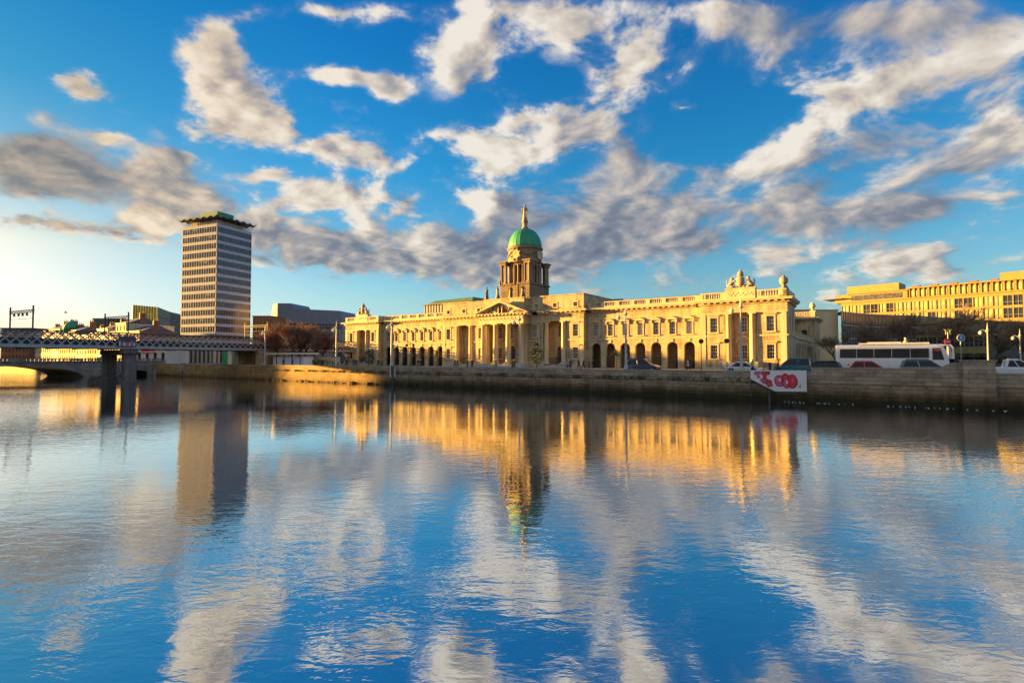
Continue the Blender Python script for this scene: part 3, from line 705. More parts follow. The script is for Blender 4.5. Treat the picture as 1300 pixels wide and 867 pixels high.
# --- parapet, balustrades
def balus(b,u0,u1,m,z0,z1,step=.33,pr=.1):
    n=max(1,int((u1-u0)/step))
    for k in range(n):
        x=u0+(u1-u0)*(k+.5)/n
        b.lathe([(pr*.7,z0),(pr,z0+(z1-z0)*.3),(pr*.5,z0+(z1-z0)*.7),(pr*.75,z1)],x,m,6)
def baluside(b,u,m0,m1,z0,z1,step=.5,pr=.1):
    n=max(1,int((m1-m0)/step))
    for k in range(n): b.box(u-.06,u+.06,m0+(m1-m0)*(k+.3)/n,m0+(m1-m0)*(k+.6)/n,z0,z1)
for s in (-1,1):
    b=MB(); a0,a1=sorted((s*20.0,s*42.6))
    b.box(a0,a1,-.1,.4,12.783,13.2); b.box(a0,a1,-.12,.36,13.96,14.14)
    for k in range(8):
        x=s*(20.07+3.16*k); b.box(x-.42,x+.42,-.1,.34,13.203,13.957)
        if k<7: lo,hi=sorted((x+s*.5,x+s*2.66)); balus(b,lo,hi,.1,13.203,13.957)
    P(b,'balustrade','portland_smooth')
    b=MB(); a0,a1=sorted((s*43.1,s*57.05)); uc=s*49.85
    b.box(a0,a1,D-.1,D+.4,12.783,13.15); 
    for lo,hi in ((a0,uc-2.45),(uc+2.45,a1)):
        b.box(lo,hi,D-.12,D+.38,14.02,14.22); b.box(lo,lo+.5,D-.1,D+.36,13.153,14.017); b.box(hi-.5,hi,D-.1,D+.36,13.153,14.017); b.box(lo+.5,lo+.9,D-.05,D+.3,13.153,14.017); b.box(hi-.9,hi-.5,D-.05,D+.3,13.153,14.017)
        balus(b,lo+.95,hi-.95,D+.12,13.153,14.017,.36,.11)
    for (x,y0,y1) in ((a0,D+.4,8.4),(a1,D+.4,8.4)): b.box(x-.2,x+.2,y0,y1,12.783,14.2)
    P(b,'balustrade','portland_smooth')
    # carved block and arms
    b=MB(); b.box(uc-2.42,uc+2.42,D-.2,D+1.0,12.783,14.62); b.box(uc-2.52,uc+2.52,D-.3,D+1.1,14.622,14.82)
    rg=random.Random(9)
    for k in range(16): b.ball((uc-2.0+k*.265,D-.21,13.75+rg.uniform(-.25,.25)),(.16,.07,.16),0,6,4)
    P(b,'carved_block','portland_smooth')
    b=MB(); z=14.82; y=D+.4
    b.ball((uc,y-.25,z+1.15),(.78,.3,1.05),0,12,8); b.ball((uc,y-.42,z+1.15),(.5,.22,.72),0,12,8)
    b.lathe([(.5,z+2.1),(.62,z+2.25),(.45,z+2.5),(.55,z+2.7),(.2,z+2.95),(.16,z+3.1),(.2,z+3.2),(.04,z+3.35)],uc,y,10)
    for e in (-1,1):
        b.tube([(uc+e*1.95,y,z+.15),(uc+e*1.75,y,z+.6),(uc+e*1.35,y-.1,z+1.05),(uc+e*1.25,y-.15,z+1.5)],[.42,.46,.38,.24],8)
        b.ball((uc+e*1.32,y-.2,z+1.72),(.3,.26,.28),0,8,6); b.tube([(uc+e*1.3,y-.3,z+1.2),(uc+e*.85,y-.35,z+1.3),(uc+e*.65,y-.35,z+1.1)],[.16,.12,.1],6)
        b.tube([(uc+e*1.8,y-.2,z+.3),(uc+e*1.3,y-.35,z+.35),(uc+e*1.0,y-.3,z+.08)],[.26,.2,.12],6)
        b.tube([(uc+e*2.1,y+.1,z+.3),(uc+e*2.32,y+.1,z+.9),(uc+e*2.15,y+.1,z+1.5)],[.1,.09,.14],6)
        b.ball((uc+e*.6,y-.1,z+.3),(.5,.3,.3),0,8,5)
    P(b,'royal_arms','statue',True)
    # urns at the outer corners
    for m in ((D+.25,) if s>0 else ()):
        b=MB(); x=s*56.6
        b.box(x-.7,x+.7,m-.35,m+1.05,12.783,14.35)
        b.lathe([(.4,14.352),(.3,14.6),(.22,14.75),(.42,14.95),(.66,15.25),(.72,15.62),(.6,15.86),(.7,15.97),(.42,16.12),(.26,16.28),(.18,16.5)],x,m+.35,14)
        b.box(x-.35,x+.35,m+1.3,m+2.4,14.2,14.9)
        P(b,'urn','statue',True)
# --- attic over the centre
def attic():
    b=MB()
    ops=[wop(s*x,.95,13.45,14.35) for s in (-1,1) for x in (8.1,12.65,17.6)]
    facade(b,-19.5,-5.6,12.783,15.85,[o for o in ops if o[0]<0],D+.02,.3); facade(b,5.6,19.5,12.783,15.85,[o for o in ops if o[0]>0],D+.02,.3)
    b.box(-5.598,5.598,D-1.25,D+2,12.6,15.9)
    for s in (-1,1):
        b.quad((s*19.5,D+.02,12.783),(s*19.5,13,12.783),(s*19.5,13,15.85),(s*19.5,D+.02,15.85))
    b.quad((19.5,13,12.783),(-19.5,13,12.783),(-19.5,13,15.85),(19.5,13,15.85))
    for lo,hi,y in ((-19.62,-5.7,D-.12),(5.7,19.62,D-.12),(-5.72,5.72,D-1.4)): b.box(lo,hi,y,y+.5,15.902,16.12)
    b.box(19.1,19.62,D+.382,13,15.87,16.118); b.box(-19.62,-19.1,D+.382,13,15.87,16.118)
    for lo,hi in ((-19.55,-5.7),(5.7,19.55)): b.box(lo,hi,D-.04,D+.018,12.95,13.1)
    return b
P(attic(),'attic','portland')
for s in (-1,1):
    for x in (8.1,12.65,17.6): window(s*x,D+.02,13.45,14.35,.95,'plain','pane',2,2)
b=MB(); b.box(-19.08,19.08,D+.38,12.99,15.6,15.85); P(b,'attic_roof','slate')
# --- tower
TM=6.3; hw=4.05
b=MB(); b.box(-hw,hw,TM-4.4,TM+4.4,15.87,19.75); b.box(-hw-.25,hw+.25,TM-4.65,TM+4.65,19.752,20.1); P(b,'tower_base','dark_stone')
b=MB(); b.lathe([(3.0,20.1),(3.0,25.0)],0,TM,24); 
for k in range(16):
    pass
P(b,'tower_core','dark_stone',True)
def tcol(x,y,r=.27):
    b=MB(); b.lathe([(r*1.35,20.102),(r*1.3,20.35),(r,20.5),(r*.86,24.1),(r*1.25,24.4),(r*1.3,24.52)],x,y,12); P(b,'tower_column','dark_smooth',True)
for side in range(4):
    a=side*math.pi/2; ca,sa=round(math.cos(a)),round(math.sin(a))
    for k in (-1.5,-.5,.5,1.5):
        lx,ly=k*1.05,-(3.35+.35*(1-(abs(k)/1.6)**2)); tcol(lx*ca-ly*sa,TM+lx*sa+ly*ca,.29)
for sx in (-1,1):
    for sy in (-1,1):
        b=MB(); x,y=sx*3.45,TM+sy*3.75
        b.box(x-.62,x+.62,y-.62,y+.62,20.102,20.5); b.box(x-.5,x+.5,y-.5,y+.5,20.502,24.5); P(b,'corner_pier','dark_smooth')
        tcol(x+sx*.42,y-sy*.85+sy*.85+sy*.42,.26); tcol(x+sx*.42,y-sy*.75,.24); tcol(x-sx*.75,y+sy*.42,.24)
        b=MB(); b.box(x-.85,x+.85,y-.85,y+.85,24.522,25.1); b.box(x-1.1,x+1.1,y-1.1,y+1.1,25.102,25.42); P(b,'corner_cornice','dark_smooth')
b=MB(); b.lathe([(3.95,24.53),(3.95,25.05),(4.3,25.1),(4.4,25.3),(4.15,25.36)],0,TM,40); P(b,'tower_entablature','dark_smooth')
b=MB(); b.lathe([(4.05,25.37),(4.0,28.3),(4.3,28.5),(4.38,28.8),(4.1,29.0)],0,TM,40); P(b,'drum','dark_smooth')
for k in range(4):
    a=k*math.pi/2
    b=MB(); b.lathe([(1.18,-.14),(1.25,0),(1.05,.12),(1.0,.06)],0,0,20)
    for j in range(8):
        t_=j*math.pi/4+.39; b.ball((1.35*math.cos(t_),1.35*math.sin(t_),0),(.28,.28,.16),0,6,4)
    o=P(b,'clock_surround','dark_smooth',True); o.matrix_local=Matrix.Translation((4.06*math.sin(a),TM-4.06*math.cos(a),27.0))@Matrix.Rotation(a,4,'Z')@Matrix.Rotation(math.pi/2,4,'X')
    b=MB(); b.lathe([(1.0,.02),(1.0,.07)],0,0,20); 
    b.box(-.03,.03,-.1,.8,.075,.085,1); b.box(-.1,.5,-.04,.04,.075,.083,1)
    for j in range(12):
        t_=j*math.pi/6; b.ball((.86*math.cos(t_),.86*math.sin(t_),.075),(.06,.06,.012),1,6,4)
    c=link('clock_face',b.mesh('clock_face',[M['portland_smooth'],M['iron']]),o)
    # swags between clocks
    b=MB()
    for j in range(14):
        t_=a+.42+j*(math.pi/2-.84)/13; zz=27.5-.75*math.sin(math.pi*j/13); b.ball((4.08*math.sin(t_),TM-4.08*math.cos(t_),zz),(.2,.2,.2),0,6,4)
    P(b,'drum_swag','dark_smooth',True)
prof=[(3.98*math.cos(t_)**.9 if t_<1.5 else .35,29.0+4.85*math.sin(t_)) for t_ in [i*1.49/16 for i in range(17)]]
def wob(a,z): 
    return 1+.018*max(0,math.cos(a*24))**6
b=MB(); b.lathe(prof,0,TM,144,0,0,wob); P(b,'dome','copper',True)
b=MB(); b.lathe([(.75,33.75),(.85,34.0),(.62,34.15),(.6,35.2),(.78,35.3),(.78,35.5)],0,TM,14); P(b,'lantern_pedestal','statue')
def statue_mesh(h,name='statue',mat_='statue',arm=0.5,seed=1):
    k=h/4.3; b=MB(); r=random.Random(seed)
    def wb(a,z): return 1+.14*math.sin(a*5+z*1.3+seed)+.08*math.sin(a*9-z*2)
    b.lathe([(.62*k,0),(.66*k,.25*k),(.5*k,1.0*k),(.46*k,1.7*k),(.36*k,2.25*k),(.43*k,2.7*k),(.5*k,3.05*k),(.4*k,3.3*k),(.15*k,3.42*k),(.13*k,3.55*k)],0,0,14,0,0,wb)
    b.ball((0,-.03*k,3.82*k),(.22*k,.25*k,.3*k),0,10,7); b.ball((0,.05*k,3.98*k),(.24*k,.25*k,.2*k),0,8,5)
    b.tube([(.42*k,0,3.15*k),(.68*k,-.1*k,2.6*k),(.6*k,-.35*k,2.1*k)],[.17*k,.14*k,.1*k],7)
    b.tube([(-.42*k,0,3.15*k),(-.7*k,-.15*k,2.7*k),(-.55*k,-.4*k,(2.7+arm)*k)],[.17*k,.14*k,.1*k],7)
    b.tube([(.62*k,-.35*k,0),(.62*k,-.36*k,2.4*k)],[.1*k,.06*k],6)
    return b.mesh(name,M[mat_],True)
link('dome_statue',statue_mesh(4.4,'dome_statue','statue'),ch,(0,TM,35.5))
sm=statue_mesh(3.0,'parapet_statue','bronze',.2,3)
for u in (-5.0,-1.9,1.75,5.0):
    link('parapet_statue',sm,ch,(u,D-.9,16.12),.2*u)
b=MB(); b.tube([(-3.4,.5,15.8),(-3.4,.5,21.4)],.06,6); P(b,'flagpole','lamp_white')
b=MB(); b.add([(-3.34,.5,21.2),(-3.34,.5,19.9),(-2.9,.62,19.5),(-2.75,.55,20.5)],[(0,1,2,3)]); P(b,'flag','bronze')
# --- body: roofs and the other ranges
b=MB(); b.box(-56.9,-19.52,.45,14,12.2,12.7); b.box(19.52,56.9,.45,14,12.2,12.7); b.box(-56.9,-46,14,63,12.2,12.7); b.box(50.15,51.7,14.0,51.5,12.2,12.7); b.box(46,50.1,14,63,12.2,12.7); b.box(-46,46,50,63,12.2,12.7); b.box(50.2,56.9,51.72,63.5,12.2,12.7)

for lo,hi in ((-56.5,-19.7),(19.7,56.5)): b.xprism([(1.2,12.703),(12.5,12.703),(6.2,14.95)],lo,hi)
P(b,'roof','slate')
b=MB(); b.box(-57.1,-42,14.0,14.3,0,12.2); b.box(-19.5,19.5,12.8,13.1,0,12.7); b.box(-42,42,14.0,14.3,0,12.2); b.box(-57.15,-56.8,8.6,63.6,0,12.2); b.box(-56.8,57.1,63.4,63.7,0,12.7); P(b,'rear_wall','portland')
for s in (-1,1):
    b=MB(); x=s*57.15
    # pavilion return
    ops=[wop(1.5,1.2,7.15,9.7),wop(5.6,1.2,7.15,9.7),wop(1.5,1.2,2.45,4.85),wop(5.6,1.2,2.45,4.85)]
    t_=MB(); facade(t_,D,8.6,0,12.0,ops,0,.4)
    vs=[((x-s*v[1]),v[0],v[2]) for v in t_.v]; b.add(vs,t_.f)
    xx=sorted((x-s*.4,x)); b.box(xx[0],xx[1],8.6,8.9,6.6,12.0)
    b.quad((x,8.6,0),(x-s*6.8,8.6,0),(x-s*6.8,8.6,12.2),(x,8.6,12.2))
    xs=sorted((x,x+s*.12)); b.box(xs[0]+.002,xs[1]+.002,D+.1,8.6,STR-.12,STR+.12)
    P(b,'side_wall','portland')
    b=MB()
    for (y0,z0,h) in ((1.5,7.15,2.55),(5.6,7.15,2.55),(1.5,2.45,2.4),(5.6,2.45,2.4)):
        xx=sorted((x-s*.3,x-s*.34)); b.box(xx[0],xx[1],y0-.6,y0+.6,z0,z0+h)
    P(b,'side_pane','pane')
    b=MB(); cornice_side(b,x,s,D+.32,8.6); P(b,'side_cornice','portland_smooth')
# east side: arcaded link between the pavilions, recessed upper storey, far pavilion
b=MB(); tb=MB(); ops=[(10.5+3.2*k-.95,10.5+3.2*k+.95,.5,5.4,True) for k in range(13)]
facade(tb,8.6,51.7,0,6.3,ops,0,.5); b.add([(56.9-v[1],v[0],v[2]) for v in tb.v],tb.f)
b.box(52.2,56.4,8.9,51.4,6.0,6.28); b.box(51.8,52.2,8.6,51.7,0,12.2); P(b,'link_wall','portland')
b=MB(); b.box(56.5,57.1,8.62,51.68,6.302,6.6); b.box(56.6,57.0,8.62,51.68,7.4,7.55)
for k in range(60): b.box(56.65,56.95,8.8+k*.71,9.15+k*.71,6.602,7.398)
P(b,'link_balustrade','portland_smooth')
b=MB()
for k in range(13): b.box(51.9,52.205,10.5+3.2*k-.55,10.5+3.2*k+.55,7.3,9.7)
P(b,'side_pane','pane')
b=MB(); cornice_side(b,52.2,1,9,51.6); P(b,'side_cornice','portland_smooth')
b=MB(); facade(b,50.2,57.15,0,12.0,[wop(54.6,1.2,7.15,9.7)],51.7,.4)
tb=MB(); facade(tb,51.7,63.7,0,12.0,[wop(54.5,1.2,7.15,9.7),wop(61,1.2,7.15,9.7),wop(54.5,1.2,2.45,4.85),wop(61,1.2,2.45,4.85)],0,.4); b.add([(57.15-v[1],v[0],v[2]) for v in tb.v],tb.f)
b.box(57.152,57.27,51.7,63.7,STR-.12,STR+.12); P(b,'far_pavilion_wall','portland')
b=MB(); b.box(54,55.2,52.0,52.04,7.15,9.7)
for (y0,z0,h) in ((54.5,7.15,2.55),(61,7.15,2.55),(54.5,2.45,2.4),(61,2.45,2.4)): b.box(56.8,56.84,y0-.6,y0+.6,z0,z0+h)
P(b,'side_pane','pane')
b=MB(); cornice_front(b,50.4,57.15,51.7,0,1); cornice_side(b,57.15,1,52.02,63.7); P(b,'side_cornice','portland_smooth')
b=MB(); b.box(50.4,57.05,51.6,52.1,12.783,13.15); b.box(50.4,57.05,51.58,52.08,14.02,14.22); b.box(55.8,57.05,51.6,52.1,13.153,14.017); balus(b,50.6,55.7,51.85,13.153,14.017,.36,.11); b.box(56.7,57.1,52.102,63.5,12.783,14.2)
x=56.5; m=51.85; b.box(x-.7,x+.7,m-.2,m+1.2,14.222,14.5); b.lathe([(.4,14.502),(.3,14.75),(.22,14.9),(.42,15.1),(.64,15.4),(.7,15.75),(.58,16.0),(.66,16.1),(.4,16.25),(.18,16.6)],x,m+.35,14)
P(b,'balustrade','portland_smooth')
# glazed roof pavilion with a hipped copper roof, inside the left court
b=MB(); b.box(-46.5,-28,20,32,12.6,19.0); P(b,'rooftop_storey','grey_clad')
b=MB()
for k in range(16): b.box(-46.3+k*1.15,-46.0+k*1.15,19.9,19.997,16.0,19.0)
b.box(-46.9,-28,19.4,19.898,19.0,19.25); P(b,'rooftop_glazing','dark_smooth')
b=MB(); vs=[(-45.6,20.5,19.25),(-27.8,20.5,19.25),(-27.8,33,19.25),(-45.6,33,19.25),(-44.8,23,20.6),(-29.5,23,20.9),(-29.5,30,20.9),(-44.8,30,20.6)]
b.add(vs,[(0,1,5,4),(1,2,6,5),(2,3,7,6),(3,0,4,7),(4,5,6,7),(3,2,1,0)]); P(b,'rooftop_copper','copper_dark')
for (u,m,w) in ((38.3,6,.9),(46.6,5.5,.8),(30.5,7,.6)):
    b=MB(); b.box(u-w,u+w,m-.6,m+.6,12.7,14.9); P(b,'chimney','slate')
# ------------------------------------------------------------------ office tower (left)
PHI=R(22.0); LW=19.8
corner=(-124.9,220.0)
lt=empty('office_tower',(corner[0],corner[1],GZ),math.pi-PHI)   # local x runs along the lit face to the left, y toward the viewer... mirrored below
lt.rotation_euler=(0,0,0)
ax=Vector((-math.cos(PHI),math.sin(PHI),0)); ay=Vector((math.sin(PHI),math.cos(PHI),0))
lt.rotation_euler=(0,0,math.atan2(-ax.y,-ax.x))                  # local +x to the right along the lit face; building spans x -LW..0, y 0..LW
tag(lt,'tall white office tower with ribbon windows and a wavy roof canopy','tower')
FH=3.53; TOPZ=59.0; lt.scale=(1.05,.88,1)
b=MB(); b.box(-LW+.7,-.7,.7,LW-.7,0,TOPZ-.2); b.build('core',M['dark_grid'],lt)
def ring(b,o,z0,z1,t=.5,mi=0):
    b.box(-LW-o,o,-o,-o+t,z0,z1,mi); b.box(-LW-o,o,LW+o-t,LW+o,z0,z1,mi); b.box(-LW-o,-LW-o+t,-o+t,LW+o-t,z0,z1,mi); b.box(o-t,o,-o+t,LW+o-t,z0,z1,mi)
nfl=15
for k in range(nfl):
    zt=TOPZ-k*FH
    b=MB(); ring(b,.12,zt-1.25,zt,.9); b.build('spandrel_band',M['concrete'],lt)
    if zt-FH<5: break
    b=MB(); ring(b,-.12,zt-FH+.003,zt-1.253,.3,0)
    n=14
    for j in range(n+1):
        x=-LW+LW*j/n; w=.10 if 0<j<n else .22
        for (x0,x1,y0,y1) in ((x-w,x+w,-.02,.1),(x-w,x+w,LW-.1,LW+.02)): b.box(x0,x1,y0,y1,zt-FH+.003,zt-1.253,1)
        if 0<j<n:
            y=LW*j/n
            for (x0,x1) in ((-.1,.02),(-LW-.02,-LW+.1)): b.box(x0,x1,y-w,y+w,zt-FH+.003,zt-1.253,1)
        if j<n and random.random()<.22:      # blinds half down
            xx=x+LW/n; hh=random.uniform(.4,1.4); b.box(x+.1,xx-.1,-.005+.12-.03,.119,zt-1.253-hh,zt-1.26,2)
    b.build('window_band',[M['tower_glass'],M['tower_frame'],M['render_pale']],lt)
zb=TOPZ-nfl*FH+FH-1.45
b=MB(); ring(b,.3,zb-1.2,zb-.003,1.0); b.build('podium_band',M['concrete'],lt)
b=MB()
for j in range(9):
    for (x,y) in ((-LW+LW*j/8,.3),(-.3,LW*j/8),(-LW+LW*j/8,LW-.3),(-LW+.3,LW*j/8)): b.box(x-.3,x+.3,y-.3,y+.3,0,zb-1.203)
b.build('podium_columns',M['render_pale'],lt)
b=MB(); b.box(-LW+2,-2,2,LW-2,0,zb-.5); b.build('lobby_glass',M['tower_glass'],lt)
# roof: recessed pavilion on stilts, folded canopy, copper plant room
b=MB(); b.box(-LW+2.4,-2.4,2.4,LW-2.4,TOPZ,TOPZ+2.3); b.build('roof_pavilion',M['render_pale'],lt)
b=MB()
for j in range(12):
    for (x,y) in ((-LW+2+(LW-4)*j/11,1.9),(-1.9,2+(LW-4)*j/11)): b.box(x-.12,x+.12,y-.12,y+.12,TOPZ,TOPZ+2.4)
b.build('roof_columns',M['concrete'],lt)
b=MB(); nw=12; pr=[]
def fold(u): return .8*abs(((u*nw/2)%1)*2-1)
vs=[];NN=60;o=1.5
for j in range(NN+1):
    for i in range(NN+1):
        u=i/NN;v=j/NN; z=TOPZ+2.45+max(fold(u) if min(v,1-v)<=min(u,1-u) else 0, 0)+ (fold(v) if min(u,1-u)<min(v,1-v) else 0)
        vs.append((-LW-o+(LW+2*o)*u,-o+(LW+2*o)*v,z))
top=len(vs); vs+= [(x,y,z+.35) for (x,y,z) in vs]
fs=[]; st=NN+1
for j in range(NN):
    for i in range(NN):
        a=j*st+i; fs.append((a,a+st,a+st+1,a+1)); fs.append((top+a,top+a+1,top+a+st+1,top+a+st))
for i in range(NN):
    fs.append((i,i+1,top+i+1,top+i)); e=NN*st+i; fs.append((e+1,e,top+e,top+e+1)); a=i*st; fs.append((a+st,a,top+a,top+a+st)); a=i*st+NN; fs.append((a,a+st,top+a+st,top+a))
b.add(vs,fs); b.build('wavy_canopy',M['slate'],lt)
b=MB(); b.box(-LW+6.5,-3.6,3.6,LW-7,TOPZ+3.9,TOPZ+6.5); b.build('plant_room',M['copper'],lt)

# ------------------------------------------------------------------ far blocks placed on their own plots
def slab(name,label,px0,px1,pytop,Y,depth,wall,roof='slate',yaw=0.0,floors=3,bays=5,cat='building',group=None,zb=GZ,win='pane',wf=.55):
    a=at(px0,pytop,Y); c=at(px1,pytop,Y); W_=c.x-a.x; H=a.z-zb
    r=empty(name,(a.x,Y,zb),yaw); tag(r,label,cat,group)
    fh=H/floors; bw=W_/bays; ops=[]
    for i in range(bays):
        for k in range(floors): ops.append((bw*(i+.5)-bw*wf/2,bw*(i+.5)+bw*wf/2,fh*k+fh*.25,fh*k+fh*.8))
    b=MB(); facade(b,0,W_,0,H,ops,0,.25); b.box(0,W_,.6,depth,0,H-.02); b.quad((0,0,0),(0,.6,0),(0,.6,H),(0,0,H)); b.quad((W_,.6,0),(W_,0,0),(W_,0,H),(W_,.6,H)); b.build('wall',M[wall],r)
    wm=MB(); w=bw*wf/2; wm.box(-w,w,.18,.24,0,fh*.55); wm.box(-w,w,.1,.14,fh*.26,fh*.29); me=wm.mesh('window',M[win])
    for o in ops: link('window',me,r,((o[0]+o[1])/2,0,o[2]))
    b=MB(); b.box(-.2,W_+.2,-.25,depth+.1,H,H+.35); b.build('parapet',M[wall],r)
    b=MB(); b.box(.3,W_-.3,.5,depth-.3,H+.352,H+.4); b.build('roof',M[roof],r)
    return r,W_,H
# terrace along the far quay, seen above and below the railway bridge
cols=['render_cream','brick_red','render_pale','render_ochre','brick_red','render_cream','brick','render_pale','render_ochre','render_cream','brick_red']
names=['cream','dark red brick','pale','ochre','tall red brick','pale cream','orange brick','whitish','narrow ochre','yellow cream','brown brick']
places=['at the left edge','next to the cream house at the edge','left of the domed roof','under the small green dome','right of the domed roof','beside the red brick block','before the middle of the bridge','with dark shopfront','with three tight bays','near the bridge lantern','closest to the river piers']
t0=-300.0
rng=random.Random(5)
for i,c in enumerate(cols):
    W_=rng.uniform(8,13.5); H=rng.uniform(11,15.5); fl=4; by=3 if W_<10.5 else 4
    x,y=quay(t0,17)
    r=empty('terraced_house',(x,y,GZ),-TH); tag(r,f'{names[i]} terraced house {places[i]}','house','terraced houses on the far quay')
    fh=H/fl; bw=W_/by; ops=[]
    for a in range(by):
        for k in range(fl): ops.append((bw*(a+.5)-.6,bw*(a+.5)+.6,fh*k+fh*(.1 if k==0 else .28),fh*k+fh*.8))
    b=MB(); facade(b,0,W_,0,H,ops,0,.3); b.box(0,W_,.7,12,0,H-.02); b.quad((W_,.7,0),(W_,0,0),(W_,0,H),(W_,.7,H)); b.build('wall',M[c],r)
    wm=MB(); wm.box(-.6,.6,.2,.27,0,fh*.5); me=wm.mesh('window',M['pane'])
    for o in ops: link('window',me,r,((o[0]+o[1])/2,0,o[2]))
    b=MB(); b.box(0,W_,-.2,.3,H,H+.3); b.xprism([(.3,H),(11.9,H),(6,H+2.6)],0.01,W_-.01); b.build('roof',M['slate'],r)
    b=MB(); b.box(W_-.9,W_,4.5,6.5,H+.5,H+4.2); 
    for k in range(3): b.lathe([(.16,H+4.2),(.14,H+5)],W_-.45,4.9+k*.6,6)
    b.build('chimney',M['brick_red'],r)
    if i==3:
        b=MB(); b.lathe([(3.0,H+.3),(3.0,H+2.2),(3.2,H+2.3),(2.9,H+3.4),(2.0,H+4.8),(.8,H+5.6),(.2,H+6.6)],W_/2,3,14); b.build('corner_dome',M['copper'],r,True)
    t0+=W_+.05
# blocks between the terrace and the tower
slab('office_block','low grey stepped office block left of the glass building',118,150,405,262,14,'dark_grid','slate',0,4,7,wf=.6)
slab('office_block','long cream block with a dark flat roof under the gantry',102,140,419,250,14,'render_cream','slate',0,4,8)
slab('office_block','ochre block with a dark mansard roof before the glass building',138,196,421,240,14,'render_ochre','slate',0,4,10)
slab('office_block','brown upper block with a flat roof behind the gantry',146,174,409,255,10,'dark_grid','slate',0,5,6)
slab('office_block','small pale stone block at the foot of the glass building',195,207,414,236,8,'render_pale','slate',0,5,3)
slab('office_block','brown corner block on the far left skyline',2,38,417,262,12,'brick_red','slate',0,4,8)
# white hall by the quay with a red sign
r,W_,H=slab('low_hall','low white hall with a red sign beneath the railway bridge',172,212,444,176,12,'render_pale','slate',0,1,4,wf=.4)
b=MB(); b.box(2.2,6.4,-.12,-.03,3.6,4.7); b.build('red_sign',M['red'],r)
b=MB(); rr=random.Random(4)
for k in range(9): b.box(2.5+k*.42,2.5+k*.42+.26,-.14,-.122,3.85,3.85+rr.uniform(.35,.6))
b.build('sign_lettering',M['banner'],r)
# angular glass building with folded panels
A=at(168,387,270); B=at(201,390,264); C=at(229,401,285)
gb=empty('folded_glass_building',(A.x,A.y,GZ)); tag(gb,'angular building of folded green glass panels left of the tower','building')
b=MB(); n=10
def lv(p): return Vector((p.x-A.x,p.y-A.y,p.z-GZ))
a,bb_,cc=lv(A),lv(B),lv(C)
for k in range(n):
    u0=k/n;u1=(k+1)/n;um=(u0+u1)/2+ .02
    p0=a.lerp(bb_,u0);p1=a.lerp(bb_,u1);pm=a.lerp(bb_,um)+Vector((.0,-.9,0))
    for (lo,hi) in ((0,.58),(.59,1.0)):
        off=Vector((0,-.5 if lo==0 else 0,0))
        for (q,w) in ((p0,pm),(pm,p1)):
            b.quad((q.x+off.x,q.y+off.y,q.z*lo),(w.x+off.x,w.y+off.y,w.z*lo),(w.x+off.x,w.y+off.y,w.z*hi),(q.x+off.x,q.y+off.y,q.z*hi))
b.build('folded_panels',M['green_glass'],gb)
b=MB(); n=9
for k in range(n):
    p0=bb_.lerp(cc,k/n+.006);p1=bb_.lerp(cc,(k+1)/n-.006)
    for j in range(6): b.quad((p0.x,p0.y,p0.z*(j/6+.012)),(p1.x,p1.y,p1.z*(j/6+.012)),(p1.x,p1.y,p1.z*((j+1)/6-.012)),(p0.x,p0.y,p0.z*((j+1)/6-.012)))
b.build('grid_windows',M['tower_glass'],gb)
b=MB(); off=Vector((0.1,.15,0)); back=Vector((0,16,0))
pts=[a+Vector((.1,.2,0)),bb_+Vector((-.05,.3,0)),cc+Vector((0,.2,0)),cc+back,a+back]
vs=[(p.x,p.y,0) for p in pts]+[(p.x,p.y,p.z-.1) for p in pts]; m_=len(pts)
b.add(vs,[(i,(i+1)%m_,m_+(i+1)%m_,m_+i) for i in range(m_)]+[tuple(range(m_,2*m_))]); b.build('wall',M['dark_grid'],gb)
# blue grey clad block behind the bare trees
Yg=232.0
gb=empty('clad_office_block',(at(352,455,Yg).x,Yg,GZ),R(-7)); tag(gb,'blue grey metal clad block with slanted roof behind the bare trees','building')
W_=at(438,455,Yg).x-at(352,455,Yg).x; k=Yg/F
zt=lambda py:at(380,py,Yg).z-GZ
b=MB(); b.yprism([(0,zt(402)),(0,zt(385)),(17*k,zt(385.3)),(21*k,zt(392.2)),(W_-3.5*k,zt(395.5)),(W_,zt(405)),(W_,zt(413)),(0,zt(410))],0,16); b.build('roof_cladding',M['grey_clad'],gb)
b=MB()
for j in range(26): b.box(W_*j/26+.1,W_*j/26+.75,-.1,-.003,zt(412)-2.2,zt(409.5)-1.8)
b.build('window',M['tower_glass'],gb)
b=MB(); b.box(0,W_,.6,15.9,0,zt(413)-.1); 
for j in range(22): b.box(W_*j/22,W_*j/22+.7,0,.598,0,zt(413)-.1)
b.build('wall',M['grey_conc'],gb)
b=MB(); zz_=zt(385)
b.add([(-.03,.05,0),(-14.0,17,0),(-14.0,17,zz_*.80),(-8.6,10.5,zz_*1.03),(-.03,.05,zz_),(-.03,15.9,0),(-.03,15.9,zz_),(-6,17,zz_*1.02)],[(0,1,2,3,4),(1,5,6,7,2),(2,7,3),(3,7,6,4)]); b.build('sloped_gable',M['render_pale'],gb)
slab('brick_block','orange brick block right of the tower behind the lattice bridge',321,346,402,205,12,'brick','slate',0,5,6,wf=.35)
